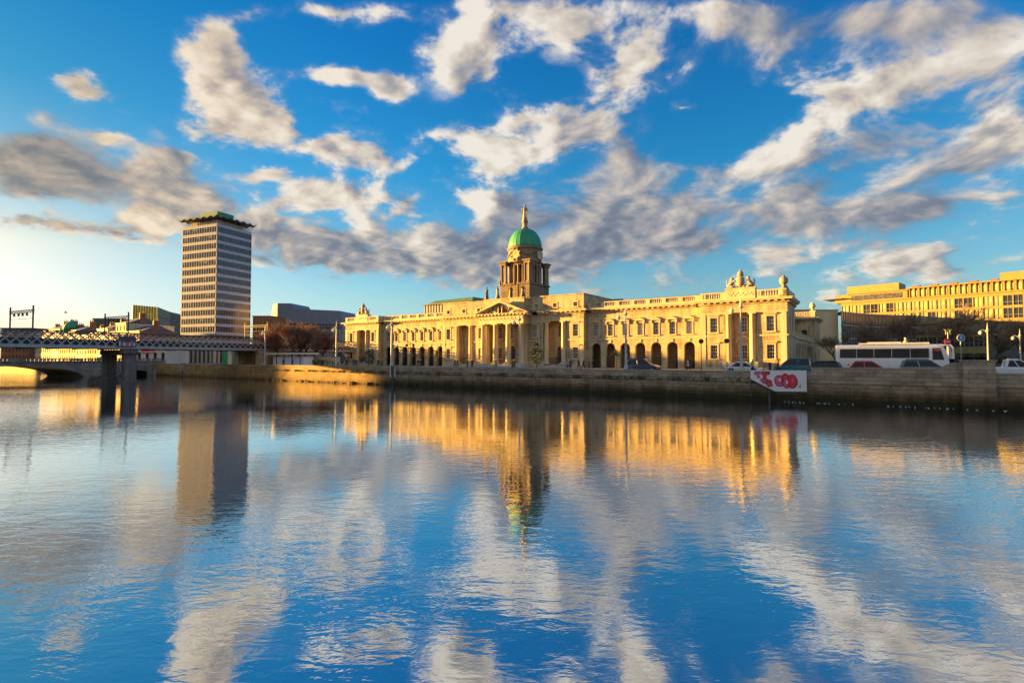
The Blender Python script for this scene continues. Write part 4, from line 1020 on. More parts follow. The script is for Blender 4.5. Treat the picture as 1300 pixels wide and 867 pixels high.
# ------------------------------------------------------------------ right: glass block and long sunlit slab
gA=Vector((102.0,162.0,0)); gB=Vector((137.5,178.0,0)); HG=16.4
gq=empty('curved_glass_block',(gA.x,gA.y,GZ)); tag(gq,'dark curved glass office block with a pale blank side wall','building')
L_=[]
NG=22
for i in range(NG+1):
    u=i/NG; p=(gB-gA)*u; nrm=Vector((-(gB-gA).y,(gB-gA).x,0)).normalized(); L_.append(p+nrm*(4*u*(1-u)*2.6))
fl=4; fh=HG/fl
for j in range(fl):
    b=MB()
    for i in range(NG):
        p,q=L_[i],L_[i+1]; b.quad((p.x,p.y,j*fh),(q.x,q.y,j*fh),(q.x,q.y,(j+1)*fh),(p.x,p.y,(j+1)*fh))
    b.build('glazing',M['tower_glass'],gq)
b=MB()
for i in range(NG+1):
    p=L_[i]; b.box(p.x-.05,p.x+.05,p.y-.12,p.y-.01,0,HG)
b.build('mullion',M['steel_grey'],gq)
b=MB()
for j in range(1,fl+1):
    for i in range(NG):
        p,q=L_[i],L_[i+1]; z=j*fh; b.add([(p.x,p.y-.25,z-.22),(q.x,q.y-.25,z-.22),(q.x,q.y-.25,z+.12),(p.x,p.y-.25,z+.12),(p.x,p.y+.3,z-.22),(q.x,q.y+.3,z-.22),(q.x,q.y+.3,z+.12),(p.x,p.y+.3,z+.12)],[(0,1,2,3),(3,2,6,7),(4,0,3,7),(1,0,4,5)])
b.build('floor_edge',M['steel_grey'],gq)
b=MB(); b.box(-13.5,-.02,1.5,14,0,HG+.5); b.box(-13.7,.2,1.3,14.2,HG+.503,HG+.8); b.build('side_wall',M['render_cream'],gq)
b=MB(); vs=[(p.x,p.y+.4,HG-.05) for p in L_]+[(0,14,HG-.05)]; b.add(vs,[tuple(range(len(vs)))]); b.build('roof',M['slate'],gq)
# slab
s0=Vector((122.9,195,0)); s1=Vector((152.5,160,0)); sd=(s1-s0).normalized(); SL=(s1-s0).length*1.32; 
ls=empty('sunlit_office_slab',(s0.x,s0.y,GZ),math.atan2(sd.y,sd.x)); tag(ls,'long pale yellow office slab with two rows of large windows','building')
HS=22.3; nb=26; bw=SL/nb; ops=[]
for i in range(nb):
    for (z0,z1) in ((HS-8.0,HS-4.9),(HS-4.1,HS-1.0),(HS-12.6,HS-9.2),(HS-16.6,HS-13.4)): ops.append((bw*i+.14,bw*(i+1)-.14,z0,z1))
b=MB(); facade(b,0,SL,3.4,HS,ops,0,.35); b.box(0,SL,.8,16,3.4,HS-.03); b.quad((0,0,3.4),(0,.8,3.4),(0,.8,HS),(0,0,HS)); b.build('wall',M['gold_clad'],ls)
wm=MB(); w=bw/2-.16; wm.box(-w,w,.24,.3,0,3.08,0); wm.box(-.05,.05,.1,.238,0,3.08,1); wm.box(-w,w,.12,.236,1.0,1.1,1)
M['amber_glass']=glassy('amber_reflecting_glass',(.40,.36,.17),.14,.6,.45,.3)
wp=wm.mesh('window',[M['amber_glass'],M['tower_frame']]); wm2=wm.mesh('window',[M['pane'],M['tower_frame']]); wm3=wm.mesh('window',[M['green_glass'],M['tower_frame']])
rr=random.Random(12)
for (a,c,z0,z1) in ops:
    if z0<HS-9: me=wm2
    else: me=rr.choice([wp,wp,wm3,wm2])
    link('window',me,ls,((a+c)/2,0,z0))
b=MB(); b.box(-.4,SL,-.5,.4,HS+.002,HS+.4); b.box(-.2,SL,-.25,-.003,HS-8.9,HS-8.5); b.build('cornice',M['gold_clad'],ls)
# attic storey
b=MB(); a0=SL*.34; b.box(a0,SL,1.6,12,HS,HS+3.6); 
for k in range(30): b.box(a0+k*(SL-a0)/30-.12,a0+k*(SL-a0)/30+.12,1.2,1.598,HS,HS+3.6)
b.build('attic_storey',M['gold_clad'],ls)
b=MB(); b.box(a0-.4,SL,.7,12.2,HS+3.603,HS+3.95); b.build('attic_roof',M['gold_clad'],ls)
b=MB()
for k in range(15): 
    x0=a0+(SL-a0)*(k+.1)/15; b.box(x0,x0+(SL-a0)/15*.7,1.5,1.597,HS+.8,HS+2.9)
b.build('attic_glazing',M['green_glass'],ls)
for k in range(8):
    x=a0+(SL-a0)*(k+.3)/8; b=MB(); b.box(x-.9,x+.9,3,5,HS+3.953,HS+4.5); b.box(x-1.1,x+1.1,2.8,5.2,HS+4.503,HS+4.65); b.build('roof_vent',M['brick_red'],ls)
b=MB(); b.box(SL*.72,SL*.85,2.0,10,HS+3.953,HS+6.3); b.build('lift_house',M['gold_clad'],ls)
# corner penthouse at the left end
b=MB(); b.box(-3.0,a0-1.0,3.0,13,HS+.4,HS+3.4); b.build('penthouse',M['gold_clad'],ls)
b=MB(); b.box(2.5,a0-2.5,2.9,2.997,HS+1.0,HS+2.9); b.build('penthouse_glazing',M['tower_glass'],ls)
b=MB(); b.box(.5,a0-.6,2.4,13.2,HS+3.403,HS+3.7); b.box(1,a0-3.5,3.5,12,HS+3.703,HS+6.4); b.build('penthouse_roof',M['gold_clad'],ls)
b=MB(); b.box(-6.5,0,1,9,HS+1.9,HS+2.25); b.build('canopy_slab',M['slate'],ls)
b=MB(); b.box(.4,SL,2.4,15.5,0,3.38); b.build('ground_floor',M['steel_dark'],ls)
b=MB()
for i in range(0,nb,2): b.box(bw*i-.3,bw*i+.3,.1,.7,0,3.397)
b.build('columns',M['grey_conc'],ls)
b=MB()
for k in range(15):
    x=2+k*3.4; b.add([(x,-.1,3.2),(x+3.1,-.1,3.2),(x+3.1,-3.4,2.5),(x,-3.4,2.5),(x+.5,-3.4,2.0),(x+1.55,-3.4,2.35),(x+2.6,-3.4,2.0)],[(0,1,2,3)]); b.yprism([(x,2.5),(x+3.1,2.5),(x+2.6,2.05),(x+1.9,2.45),(x+1.2,2.05),(x+.5,2.45)],-3.45,-3.402)
b.build('awning',M['leaf'],ls)
# far right block closing the street
slab('brick_block','dark blank service block behind the trees at the right edge',1255,1400,432,118,10,'dark_grid','slate',R(-50),2,6,wf=.6)

# ------------------------------------------------------------------ bare trees
def tree_meshes(seed,H,spread,dens=(7,6,5,5,4),twig='twig',rmin=.026):
    rg=random.Random(seed); tr=MB(); cr=MB()
    def grow(p,d,L,r,lev):
        n=3; pts=[p]; q=p.copy(); dd=d.copy()
        for i in range(n):
            dd=(dd+Vector((rg.gauss(0,.13),rg.gauss(0,.13),rg.gauss(0,.08)+.04))).normalized(); q=q+dd*(L/n); pts.append(q.copy())
        b=tr if lev<2 else cr
        b.tube([tuple(x) for x in pts],[r,r*.88,r*.76,r*.62],6 if lev<2 else 3,0,False)
        if lev>=5: return
        k=dens[lev]
        for i in range(k):
            u=rg.uniform(.35,1.0) if lev else rg.uniform(.55,1.0); 
            idx=min(n-1,int(u*n)); s=pts[idx].lerp(pts[idx+1],u*n-idx)
            a=rg.uniform(0,6.283); t=rg.uniform(.45,.95)*spread
            side=Vector((math.cos(a),math.sin(a),0)); nd=(dd*(1.0)+side*t+Vector((0,0,.12))).normalized()
            grow(s,nd,L*rg.uniform(.58,.8),max(rmin,r*.52),lev+1)
    grow(Vector((0,0,0)),Vector((0,0,1)),H*.33,H*.018,0)
    return tr.mesh('trunk',M['bark']),cr.mesh('crown',M[twig]),max(v[2] for v in cr.v)
TMSH=[tree_meshes(31,9,1.0,(6,6,5,4,4),'twig',.022),tree_meshes(32,9,1.15,(6,6,5,4,4),'twig',.022),tree_meshes(33,9,.95,(6,6,5,4,4),'twig',.022),tree_meshes(34,9,1.15,(6,4,4,4,3),'twig_dark',.018),tree_meshes(35,9,1.25,(6,4,4,4,3),'twig_dark',.018)]
def tree(i,x,y,s,rz,label,group):
    r=empty('bare_tree',(x,y,GZ),rz); s=s/TMSH[i][2]; r.scale=(s,s,s); tag(r,label,'tree',group); link('trunk',TMSH[i][0],r); link('crown',TMSH[i][1],r)
gl='bare winter trees between the bridge and the domed building'
for (px,Y,s,i,lab) in ((355,124,9.6,0,'bare brown tree beside the pale gantry, leftmost of its clump'),(369,121,11.2,1,'broad bare brown tree in the middle of the left clump'),(384,124,11.0,2,'tall bare brown tree before the blue grey block'),(396,120,9.2,0,'bare brown tree right of the broad one in the left clump'),(409,124,8.0,1,'small bare brown tree nearest the lattice span by the pavilion'),(377,129,10.6,0,'bare tree behind the broad one, half hidden in the clump')):
    tree(i,at(px,455,Y).x,Y,s,i*1.3+px,lab,gl)
gr_='bare winter trees along the street on the right'
for (px,Y,s,i,lab) in ((1062,118,8.2,3,'small bare tree before the blank pale side wall'),(1128,112,11,4,'bare tree rising behind the front half of the white coach'),(1155,104,11.8,3,'bare tree behind the coach beside the pale statue'),(1188,98,12.2,4,'tall bare tree above the front of the coach'),(1218,100,11,3,'bare tree between the round signs and the glass block'),(1262,88,9.4,4,'spreading bare tree above the silver pickup'),(1290,92,9.8,3,'spreading bare tree at the right edge'),(1108,120,8.6,3,'bare tree behind the middle of the white coach')):
    tree(i,at(px,455,Y).x,Y,s,i*2.1+px,lab,gr_)
# evergreens and palms on the quay
def bush(px,Y,h,w,label,kind='bush',seed=1):
    rg=random.Random(seed); r=empty('evergreen_tree' if kind=='bush' else 'palm_tree',(at(px,455,Y).x,Y,GZ)); tag(r,label,'tree' if kind=='bush' else 'palm')
    b=MB(); b.tube([(0,0,0),(.05,0,h*.4),(0,.03,h*.8)],[.12,.09,.05],6); b.build('trunk',M['bark'],r)
    b=MB()
    if kind=='bush':
        for k in range(900):
            u=rg.random(); z=h*(.25+.75*u); rad=w*(math.sin(math.pi*min(1,.15+.85*u))**.8)*(.55+.45*rg.random()); a=rg.uniform(0,6.28); c=Vector((rad*math.cos(a),rad*math.sin(a),z)); e=.16
            b.add([tuple(c+Vector((rg.uniform(-e,e),rg.uniform(-e,e),rg.uniform(-e,e)))) for _ in range(3)],[(0,1,2)])
    else:
        for k in range(60):
            a=rg.uniform(0,6.28); el=rg.uniform(-.5,1.3); d=Vector((math.cos(a)*math.cos(el),math.sin(a)*math.cos(el),math.sin(el))); c=Vector((0,0,h*.8)); s=Vector((-math.sin(a),math.cos(a),0))*.05
            m1=c+d*w*.6; e=c+d*w-Vector((0,0,.25*w)); b.add([tuple(c-s*.5),tuple(m1-s),tuple(e),tuple(m1+s),tuple(c+s*.5)],[(0,1,2,3,4)])
    b.build('crown',M['leaf'],r)
bush(468,112,3.6,1.3,'dark evergreen bush before the left pavilion columns',seed=1)
bush(554.5,97,3.3,1.1,'small palm with drooping fronds before the left arcade','palm',2)
bush(681,82,4.3,1.15,'dark evergreen tree right of the portico steps',seed=3)
bush(781.5,80,3.3,1.0,'small palm beside the dark blue estate car','palm',4)
bush(798,84,2.5,.9,'low spiky palm under the lamp post by the blue car','palm',5)
bush(432,122,3.2,1.2,'evergreen bush at the left corner of the domed building',seed=6)

# ------------------------------------------------------------------ street lamps
def lamp_meshes():
    a=MB(); a.lathe([(.26,0),(.24,.9),(.16,1.0),(.13,4.5),(.08,7.6)],0,0,12)
    c=MB(); c.lathe([(.12,7.6),(.3,7.75),(.2,7.9),(.12,8.1),(.04,8.9),(.02,9.2)],0,0,10)
    c.tube([(0,0,7.2),(-.3,0,7.7),(-.7,0,7.95),(-1.0,0,7.8)],[.07,.06,.05,.05],6)
    d=MB(); d.lathe([(.05,7.75),(.26,7.55),(.3,7.35),(.2,7.15),(.08,7.05)],-1.0,0,10)
    return a.mesh('pole',M['lamp_white']),c.mesh('bracket',M['lamp_white']),d.mesh('lamp_head',M['lamp_glass'])
LM=lamp_meshes()
def lamp(px,m,label,s=1.0):
    t=quay_t(px,m); x,y=quay(t,m); r=empty('lamp_post',(x,y,GZ),-TH); r.scale=(s,s,s); tag(r,label,'lamp post','tall pale lamp posts along the quay')
    for me in LM: link(me.name,me,r)
lamp(336.5,1.3,'pale lamp post before the lattice bridge end beside the orange brick block')
lamp(427,1.3,'pale lamp post left of the left pavilion')
lamp(497,1.0,'pale lamp post at the inner edge of the left pavilion, above the fender posts')
lamp(659.5,1.3,'pale lamp post before the last portico column',.98)
lamp(794.5,1.3,'pale lamp post before the right arcade beside the small palm',.98)
lamp(941,1.3,'pale lamp post before the columns of the right pavilion')
lamp(1254,30,'pale lamp post behind the silver pickup near the right edge',.72)
lamp(1295,14,'lamp post with a broad white head at the right edge',.55)
def twin(px,m,label):
    t=quay_t(px,m); x,y=quay(t,m); r=empty('twin_lantern',(x,y,GZ),-TH); tag(r,label,'lamp')
    b=MB(); b.lathe([(.14,0),(.08,1),(.06,5.2)],0,0,8); b.build('pole',M['iron'],r)
    b=MB(); b.tube([(-.9,0,4.6),(-.5,0,4.9),(0,0,4.7),(.5,0,4.9),(.9,0,4.6)],.05,6); b.build('bracket',M['iron'],r)
    for s in (-.9,.9):
        b=MB(); b.lathe([(.1,4.2),(.24,4.35),(.28,4.6),(.1,4.75)],s,0,8); b.build('lantern',M['iron'],r)
twin(520.5,10,'dark twin armed lantern before the left arcade')
def sign(px,m,h,label,kind):
    t=quay_t(px,m); x,y=quay(t,m); r=empty('road_sign',(x,y,GZ),-TH*.3); tag(r,label,'sign')
    b=MB(); b.lathe([(.05,0),(.05,h)],0,0,6); b.build('pole',M['lamp_white'] if kind!='back' else M['iron'],r)
    def dsc(b,rad,y0,y1,mi=0,n=20): b.yprism([(rad*math.cos(2*math.pi*i/n),h+rad*math.sin(2*math.pi*i/n)) for i in range(n)],y0,y1,mi)
    b=MB()
    if kind=='noentry': dsc(b,.36,-.1,-.06,0); b.box(-.26,.26,-.104,-.101,h-.06,h+.06,1); mats=[M['red'],M['banner']]
    elif kind=='blue': dsc(b,.40,-.1,-.06,1); dsc(b,.35,-.105,-.101,0); b.yprism([(-.04,h-.2),(.04,h-.2),(.04,h),(.13,h),(0,h+.2),(-.13,h),(-.04,h)],-.11,-.106,1); mats=[M['sign_blue'],M['banner']]
    elif kind=='tt':
        for s in (-.24,.24): b.box(s-.19,s+.19,-.08,-.04,h+.2,h+.32); b.box(s-.06,s+.06,-.08,-.04,h-.35,h+.197)
        mats=[M['sign_yellow']]
    else: dsc(b,.3,-.1,.05,0,14); mats=[M['iron']]
    b.build('sign_plate',mats,r)
M['sign_blue']=plain('sign_blue',(.03,.22,.45),.4,0,.1,2); M['sign_yellow']=plain('sign_yellow',(.7,.6,.25),.5,0,.1,2); M['green_sheet']=plain('green_sheeting',(.02,.30,.08),.5,0,.3,1)
sign(1202.5,18,3.9,'round red no entry sign in front of the coach','noentry')
sign(1219.5,14,4.2,'round blue direction sign on a pole left of the stone pier','blue')
sign(1203.5,24,5.3,'two yellow letter T shapes on a post above the no entry sign','tt')
sign(890,3.4,4.0,'round dark sign seen from behind before the right arcade end','back')
sign(922.5,3.4,4.0,'round dark sign seen from behind beside the right pavilion column','back')
# kiosk, hoardings and site fence left of the building
x,y=quay(-65.5,5); r=empty('bus_shelter',(x,y,GZ),-TH); tag(r,'white walled kiosk under a broad pale canopy by the bare trees','kiosk')
b=MB(); b.box(-6.5,5,0,2.5,0,2.3); b.build('wall',M['banner'],r); b=MB(); b.box(-8,6,-1.2,3.2,2.75,3.15); b.build('canopy',M['render_pale'],r); b=MB()
for k in range(5): b.box(-7+k*3,-6.85+k*3,-.9,-.75,0,2.747)
b.build('post',M['iron'],r)
x,y=quay(quay_t(406,11),11); r=empty('hoarding',(x,y,GZ),-TH); tag(r,'yellow hoarding with dark murals below the bare trees','hoarding')
b=MB(); b.box(-7.2,7.2,0,.15,0,2.2); b.build('panel',M['render_cream'],r); b=MB(); rr=random.Random(6)
for k in range(22):
    b=MB(); b.ball((-6.8+k*.64,-.01,rr.uniform(.5,1.6)),(rr.uniform(.15,.4),.02,rr.uniform(.2,.6)),0,8,5); b.build('painted_figure',M[('iron','brick_red','green_sheet')[k%3]],r)
p=at(318,458,158); r=empty('site_screen',(p.x-6,158,GZ)); tag(r,'bright green sheeted screen below the office tower','screen')
b=MB(); b.box(-2.5,9.0,0,.2,.1,4.4); b.build('sheet',M['green_sheet'],r); b=MB()
for k in range(5): b.box(-2.6+k*2.9,-2.45+k*2.9,.2,.4,0,4.6)
b.build('frame',M['iron'],r)
p=at(292.5,458,150); r=empty('quay_column',(p.x,150,GZ)); tag(r,'pale square stone column before the shaded tower lobby','column'); b=MB(); b.box(-.5,.5,-.5,.5,0,4.2); b.box(-.65,.65,-.65,.65,4.203,4.6); b.build('shaft',M['render_pale'],r)
# pale statue over the coach
p=at(1150,455,78); r=empty('stone_statue',(p.x,78,GZ)); tag(r,'pale stone figure on a plinth showing above the coach roof','statue')
b=MB(); b.box(-.7,.7,-.7,.7,0,2.2); b.box(-.85,.85,-.85,.85,2.203,2.4); b.build('plinth',M['paving'],r); link('figure',statue_mesh(2.7,'figure','portland_smooth',.3,7),r,(0,0,2.4))
# ------------------------------------------------------------------ vehicles
def paint(n,c): M[n]=plain(n,c,.25,.1,.06,1.0,0,.5,coat=.8); return M[n]
M['car_glass']=glassy('car_glass',(.012,.014,.016),.12,.35)
paint('navy_paint',(.035,.05,.12)); paint('white_car_paint',(.7,.7,.7)); paint('teal_paint',(.015,.12,.17)); paint('black_paint',(.02,.022,.03)); paint('red_paint',(.55,.02,.03)); paint('grey_green_paint',(.10,.16,.17)); paint('silver_paint',(.62,.63,.66))
M['hivis']=plain('hivis_yellow',(.45,.6,.05),.5,0,.1,3); M['police_blue']=plain('police_blue',(.03,.06,.40),.4,0,.1,3); M['tail_red']=plain('tail_light',(.4,.01,.01),.3); M['head_glass']=plain('headlight',(.6,.6,.6),.15)
def car(t,m,L,H,paintname,label,kind='hatch',rev=False,extra=None,cat='car',name='parked_car'):
    x,y=quay(t,m); r=empty(name,(x,y,GZ),-TH+(math.pi if rev else 0)); tag(r,label,cat)
    W=.88; belt=H*.58; zb=.28
    # lower body: stations along x (front = +x)
    nose=belt*.80; 
    st=[(-L/2,.80,zb+.15,belt*.93),(-L/2+.15,.94,zb,belt*.99),(-L*.25,1,zb-.04,belt),(0,1,zb-.04,belt),(L*.2,1,zb-.04,belt*.98),(L*.27,.99,zb-.03,belt*.95),(L*.42,.94,zb,nose*1.02),(L/2-.06,.84,zb+.05,nose*.93),(L/2,.74,zb+.2,nose*.8)]
    if kind=='suv': st=[(a,w,z,(c if a<0 else min(belt,c*1.04))) for a,w,z,c in st]
    b=MB(); vs=[]
    for (xx,w,z0,z1) in st:
        w*=W; vs+=[(xx,-w*.9,z0),(xx,-w,z0+.22),(xx,-w,z1-.16),(xx,-w*.88,z1),(xx,w*.88,z1),(xx,w,z1-.16),(xx,w,z0+.22),(xx,w*.9,z0)]
    fs=[(k*8+i,(k+1)*8+i,(k+1)*8+(i+1)%8,k*8+(i+1)%8) for k in range(len(st)-1) for i in range(8)]+[tuple(range(8)),tuple(range(len(vs)-1,len(vs)-9,-1))]
    b.add(vs,fs); b.build('body',M[paintname],r)
    # cabin
    rear={'hatch':-L*.46,'suv':-L*.47,'sedan':-L*.34,'estate':-L*.48,'van':-L*.49,'pickup':-L*.12}[kind]; rr_={'hatch':-L*.36,'suv':-L*.42,'sedan':-L*.20,'estate':-L*.42,'van':-L*.47,'pickup':-L*.09}[kind]
    fr=L*.27; ft=L*.08
    wb,wt=W*.88,W*.70
    zt=H-.13; z0=belt-.02
    q=[(rear,-wb,z0),(fr,-wb,z0),(fr,wb,z0),(rear,wb,z0),(rr_,-wt,zt),(ft,-wt,zt),(ft,wt,zt),(rr_,wt,zt)]
    b=MB(); b.add(q,[(0,1,5,4),(1,2,6,5),(2,3,7,6),(3,0,4,7)]); b.build('window',M['car_glass'],r)
    b=MB(); e=.03; b.add([(rr_-.05,-wt-e,zt-.03),(ft+.08,-wt-e,zt-.03),(ft+.08,wt+e,zt-.03),(rr_-.05,wt+e,zt-.03),(rr_+.15,-wt*.8,H+.02),(ft-.15,-wt*.8,H+.02),(ft-.15,wt*.8,H+.02),(rr_+.15,wt*.8,H+.02)],[(0,1,5,4),(1,2,6,5),(2,3,7,6),(3,0,4,7),(4,5,6,7)])
    for sgn in (-1,1):
        for (xa,xb,rd) in ((rear,rr_,.13),(fr,ft,.06),((rear+fr)/2-.1,(rr_+ft)/2,.045)): b.tube([(xa,sgn*wb,z0),(xb,sgn*wt,zt)],rd,6)
    if kind in('suv','estate'):
        for sgn in (-1,1): b.tube([(rr_+.2,sgn*wt*.9,H+.06),(ft-.2,sgn*wt*.9,H+.06)],.025,5)
    b.build('roof',M[paintname],r)
    for sx in (-L*.31,L*.31):
        for sgn in (-1,1):
            w_=MB(); w_.tube([(sx,sgn*(W-.2),.33),(sx,sgn*(W+.01),.33)],.33,18); o=w_.build('wheel',M['tyre'],r); h_=MB(); h_.tube([(sx,sgn*(W-.1),.33),(sx,sgn*(W+.02),.33)],.2,12); h_.build('rim',M['rim'],o)
    for sgn in (-1,1):
        b=MB(); b.box(L/2-.22,L/2-.02,sgn*.62-.16,sgn*.62+.16,nose*.72,nose*.9); b.build('headlight',M['head_glass'],r)
        b=MB(); b.box(-L/2-.02,-L/2+.12,sgn*.66-.12,sgn*.66+.12,belt*.62,belt*.9); b.build('tail_light',M['tail_red'],r)
        b=MB(); b.ball((fr-.25,sgn*(W+.08),belt+.05),(.09,.1,.08),0,7,5); b.build('wing_mirror',M[paintname],r)
    if extra=='police':
        b=MB()
        for k in range(5):
            for sgn in (-1,1): b.box(-1.6+k*.62,-1.0+k*.62,sgn*(W+.004)-.004,sgn*(W+.004)+.004,belt*.62,belt*.82,k%2)
        b.build('livery_checks',[M['police_blue'],M['hivis']],r)
        b=MB(); b.box(-.35,-.1,-.5,.5,H+.03,H+.16); b.build('light_bar',M['police_blue'],r)
    if extra=='hivis':
        b=MB(); b.box(-L/2+.02,-L/2+.5,-W-.02,-W+.0,belt*.6,belt*.95); b.box(-L/2-.03,-L/2-.005,-.7,.7,belt*.62,belt*.95); b.build('reflective_panel',M['hivis'],r)
    return r
def ct(px,m): return quay_t(px,m)
car(ct(817,8.0),8.0,4.6,1.82,'navy_paint','dark blue estate car before the right arcade','suv')
car(ct(944,7),7,4.4,1.52,'white_car_paint','white police car with blue and yellow checks before the right pavilion','sedan',False,'police')
car(ct(1005,7.5),7.5,4.1,1.9,'teal_paint','teal van with a yellow reflective panel at the corner of the domed building','van',True,'hivis','van')
car(ct(1039,8.2),8.2,4.6,1.55,'black_paint','black car behind the teal van','estate',True)
car(ct(1104,8.0),8.0,4.0,1.6,'red_paint','red car in front of the white coach','hatch')
car(ct(1175,7.2),7.2,4.4,1.78,'grey_green_paint','grey green estate car before the front of the coach','estate')
car(ct(1285,6.8),6.8,5.2,1.86,'silver_paint','silver pickup with dark windows right of the stone pier','pickup')
# coach
t=ct(1129,13); x,y=quay(t,13); r=empty('coach',(x,y,GZ),-TH); tag(r,'long white coach with a dark window strip','coach')
LC=10.7; b=MB()
prof=[(-1.25,.35),(-1.27,1.0),(-1.25,2.3),(-1.18,3.15),(-1.0,3.42),(-.5,3.52),(.5,3.52),(1.0,3.42),(1.18,3.15),(1.25,2.3),(1.27,1.0),(1.25,.35)]
secs=[(-LC/2,.96,.0),(-LC/2+.15,1,.0),(LC*.40,1,0),(LC*.47,.98,-.0),(LC/2,.9,.0)]
vs=[];n=len(prof)
for (xx,w,dz) in secs:
    for (yy,zz) in prof: vs.append((xx+(0 if xx<LC*.45 else -.55*max(0,(zz-1.6)/1.9)**1.5*1.2),yy*w,zz))
fs=[(k*n+i,(k+1)*n+i,(k+1)*n+(i+1)%n,k*n+(i+1)%n) for k in range(len(secs)-1) for i in range(n)]+[tuple(range(n)),tuple(range(len(vs)-1,len(vs)-n-1,-1))]
b.add(vs,fs); b.build('body',M['white_paint'],r)
b=MB(); b.box(-LC*.28,LC*.34,-.95,.95,3.5,3.72); b.box(-LC*.2,LC*.1,-.7,.7,3.722,3.82); b.build('roof_unit',M['white_paint'],r)
M['coach_glass']=glassy('tinted_coach_glass',(.03,.018,.016),.15,.3)
for sgn in (-1,1):
    for k in range(5):
        x0=-LC/2+.45+k*1.70; b=MB(); b.add([(x0,sgn*1.272,1.95),(x0+1.65,sgn*1.272,1.95),(x0+1.65,sgn*1.215,3.02),(x0,sgn*1.215,3.02)],[(0,1,2,3)]); b.build('window',M['coach_glass'],r)
    b=MB(); b.add([(LC*.36,sgn*1.285,1.75),(LC*.455,sgn*1.275,1.75),(LC*.425,sgn*1.21,3.05),(LC*.36,sgn*1.225,3.05)],[(0,1,2,3)]); b.build('driver_window',M['coach_glass'],r)
    b=MB(); b.tube([(LC/2-.75,sgn*1.1,3.4),(LC/2+.1,sgn*1.25,3.35),(LC/2+.28,sgn*1.35,3.0),(LC/2+.25,sgn*1.4,2.4)],[.07,.09,.1,.12],7); b.box(LC/2+.12,LC/2+.36,sgn*1.4-.12,sgn*1.4+.12,1.85,2.5); b.build('mirror_arm',M['white_paint'],r)
    for sx in (-LC*.27,LC*.27):
        b=MB(); b.tube([(sx,sgn*.95,.5),(sx,sgn*1.29,.5)],.5,20); o=b.build('wheel',M['tyre'],r); h_=MB(); h_.tube([(sx,sgn*1.1,.5),(sx,sgn*1.31,.5)],.28,14); h_.build('rim',M['rim'],o)
b=MB(); b.add([(LC/2-.02,-1.05,1.2),(LC/2-.02,1.05,1.2),(LC/2-.42,1.0,3.0),(LC/2-.42,-1.0,3.0)],[(0,1,2,3)]); b.build('windscreen',M['coach_glass'],r)
M['dest']=plain('red_destination_board',(.55,.07,.06),.5,0,.3,3)
b=MB(); b.box(LC*.375,LC*.425,-1.25,-1.235,2.72,3.0); b.box(LC/2-.46,LC/2-.43,-.75,.75,2.7,2.98); b.build('destination_board',M['dest'],r)
b=MB(); b.tube([(-LC*.38,-1.27,1.15),(-LC*.38,-1.285,1.15)],.09,10); b.box(-LC/2-.02,-LC/2+.05,-1.0,1.0,.5,.9); b.build('fuel_cap',M['iron'],r)

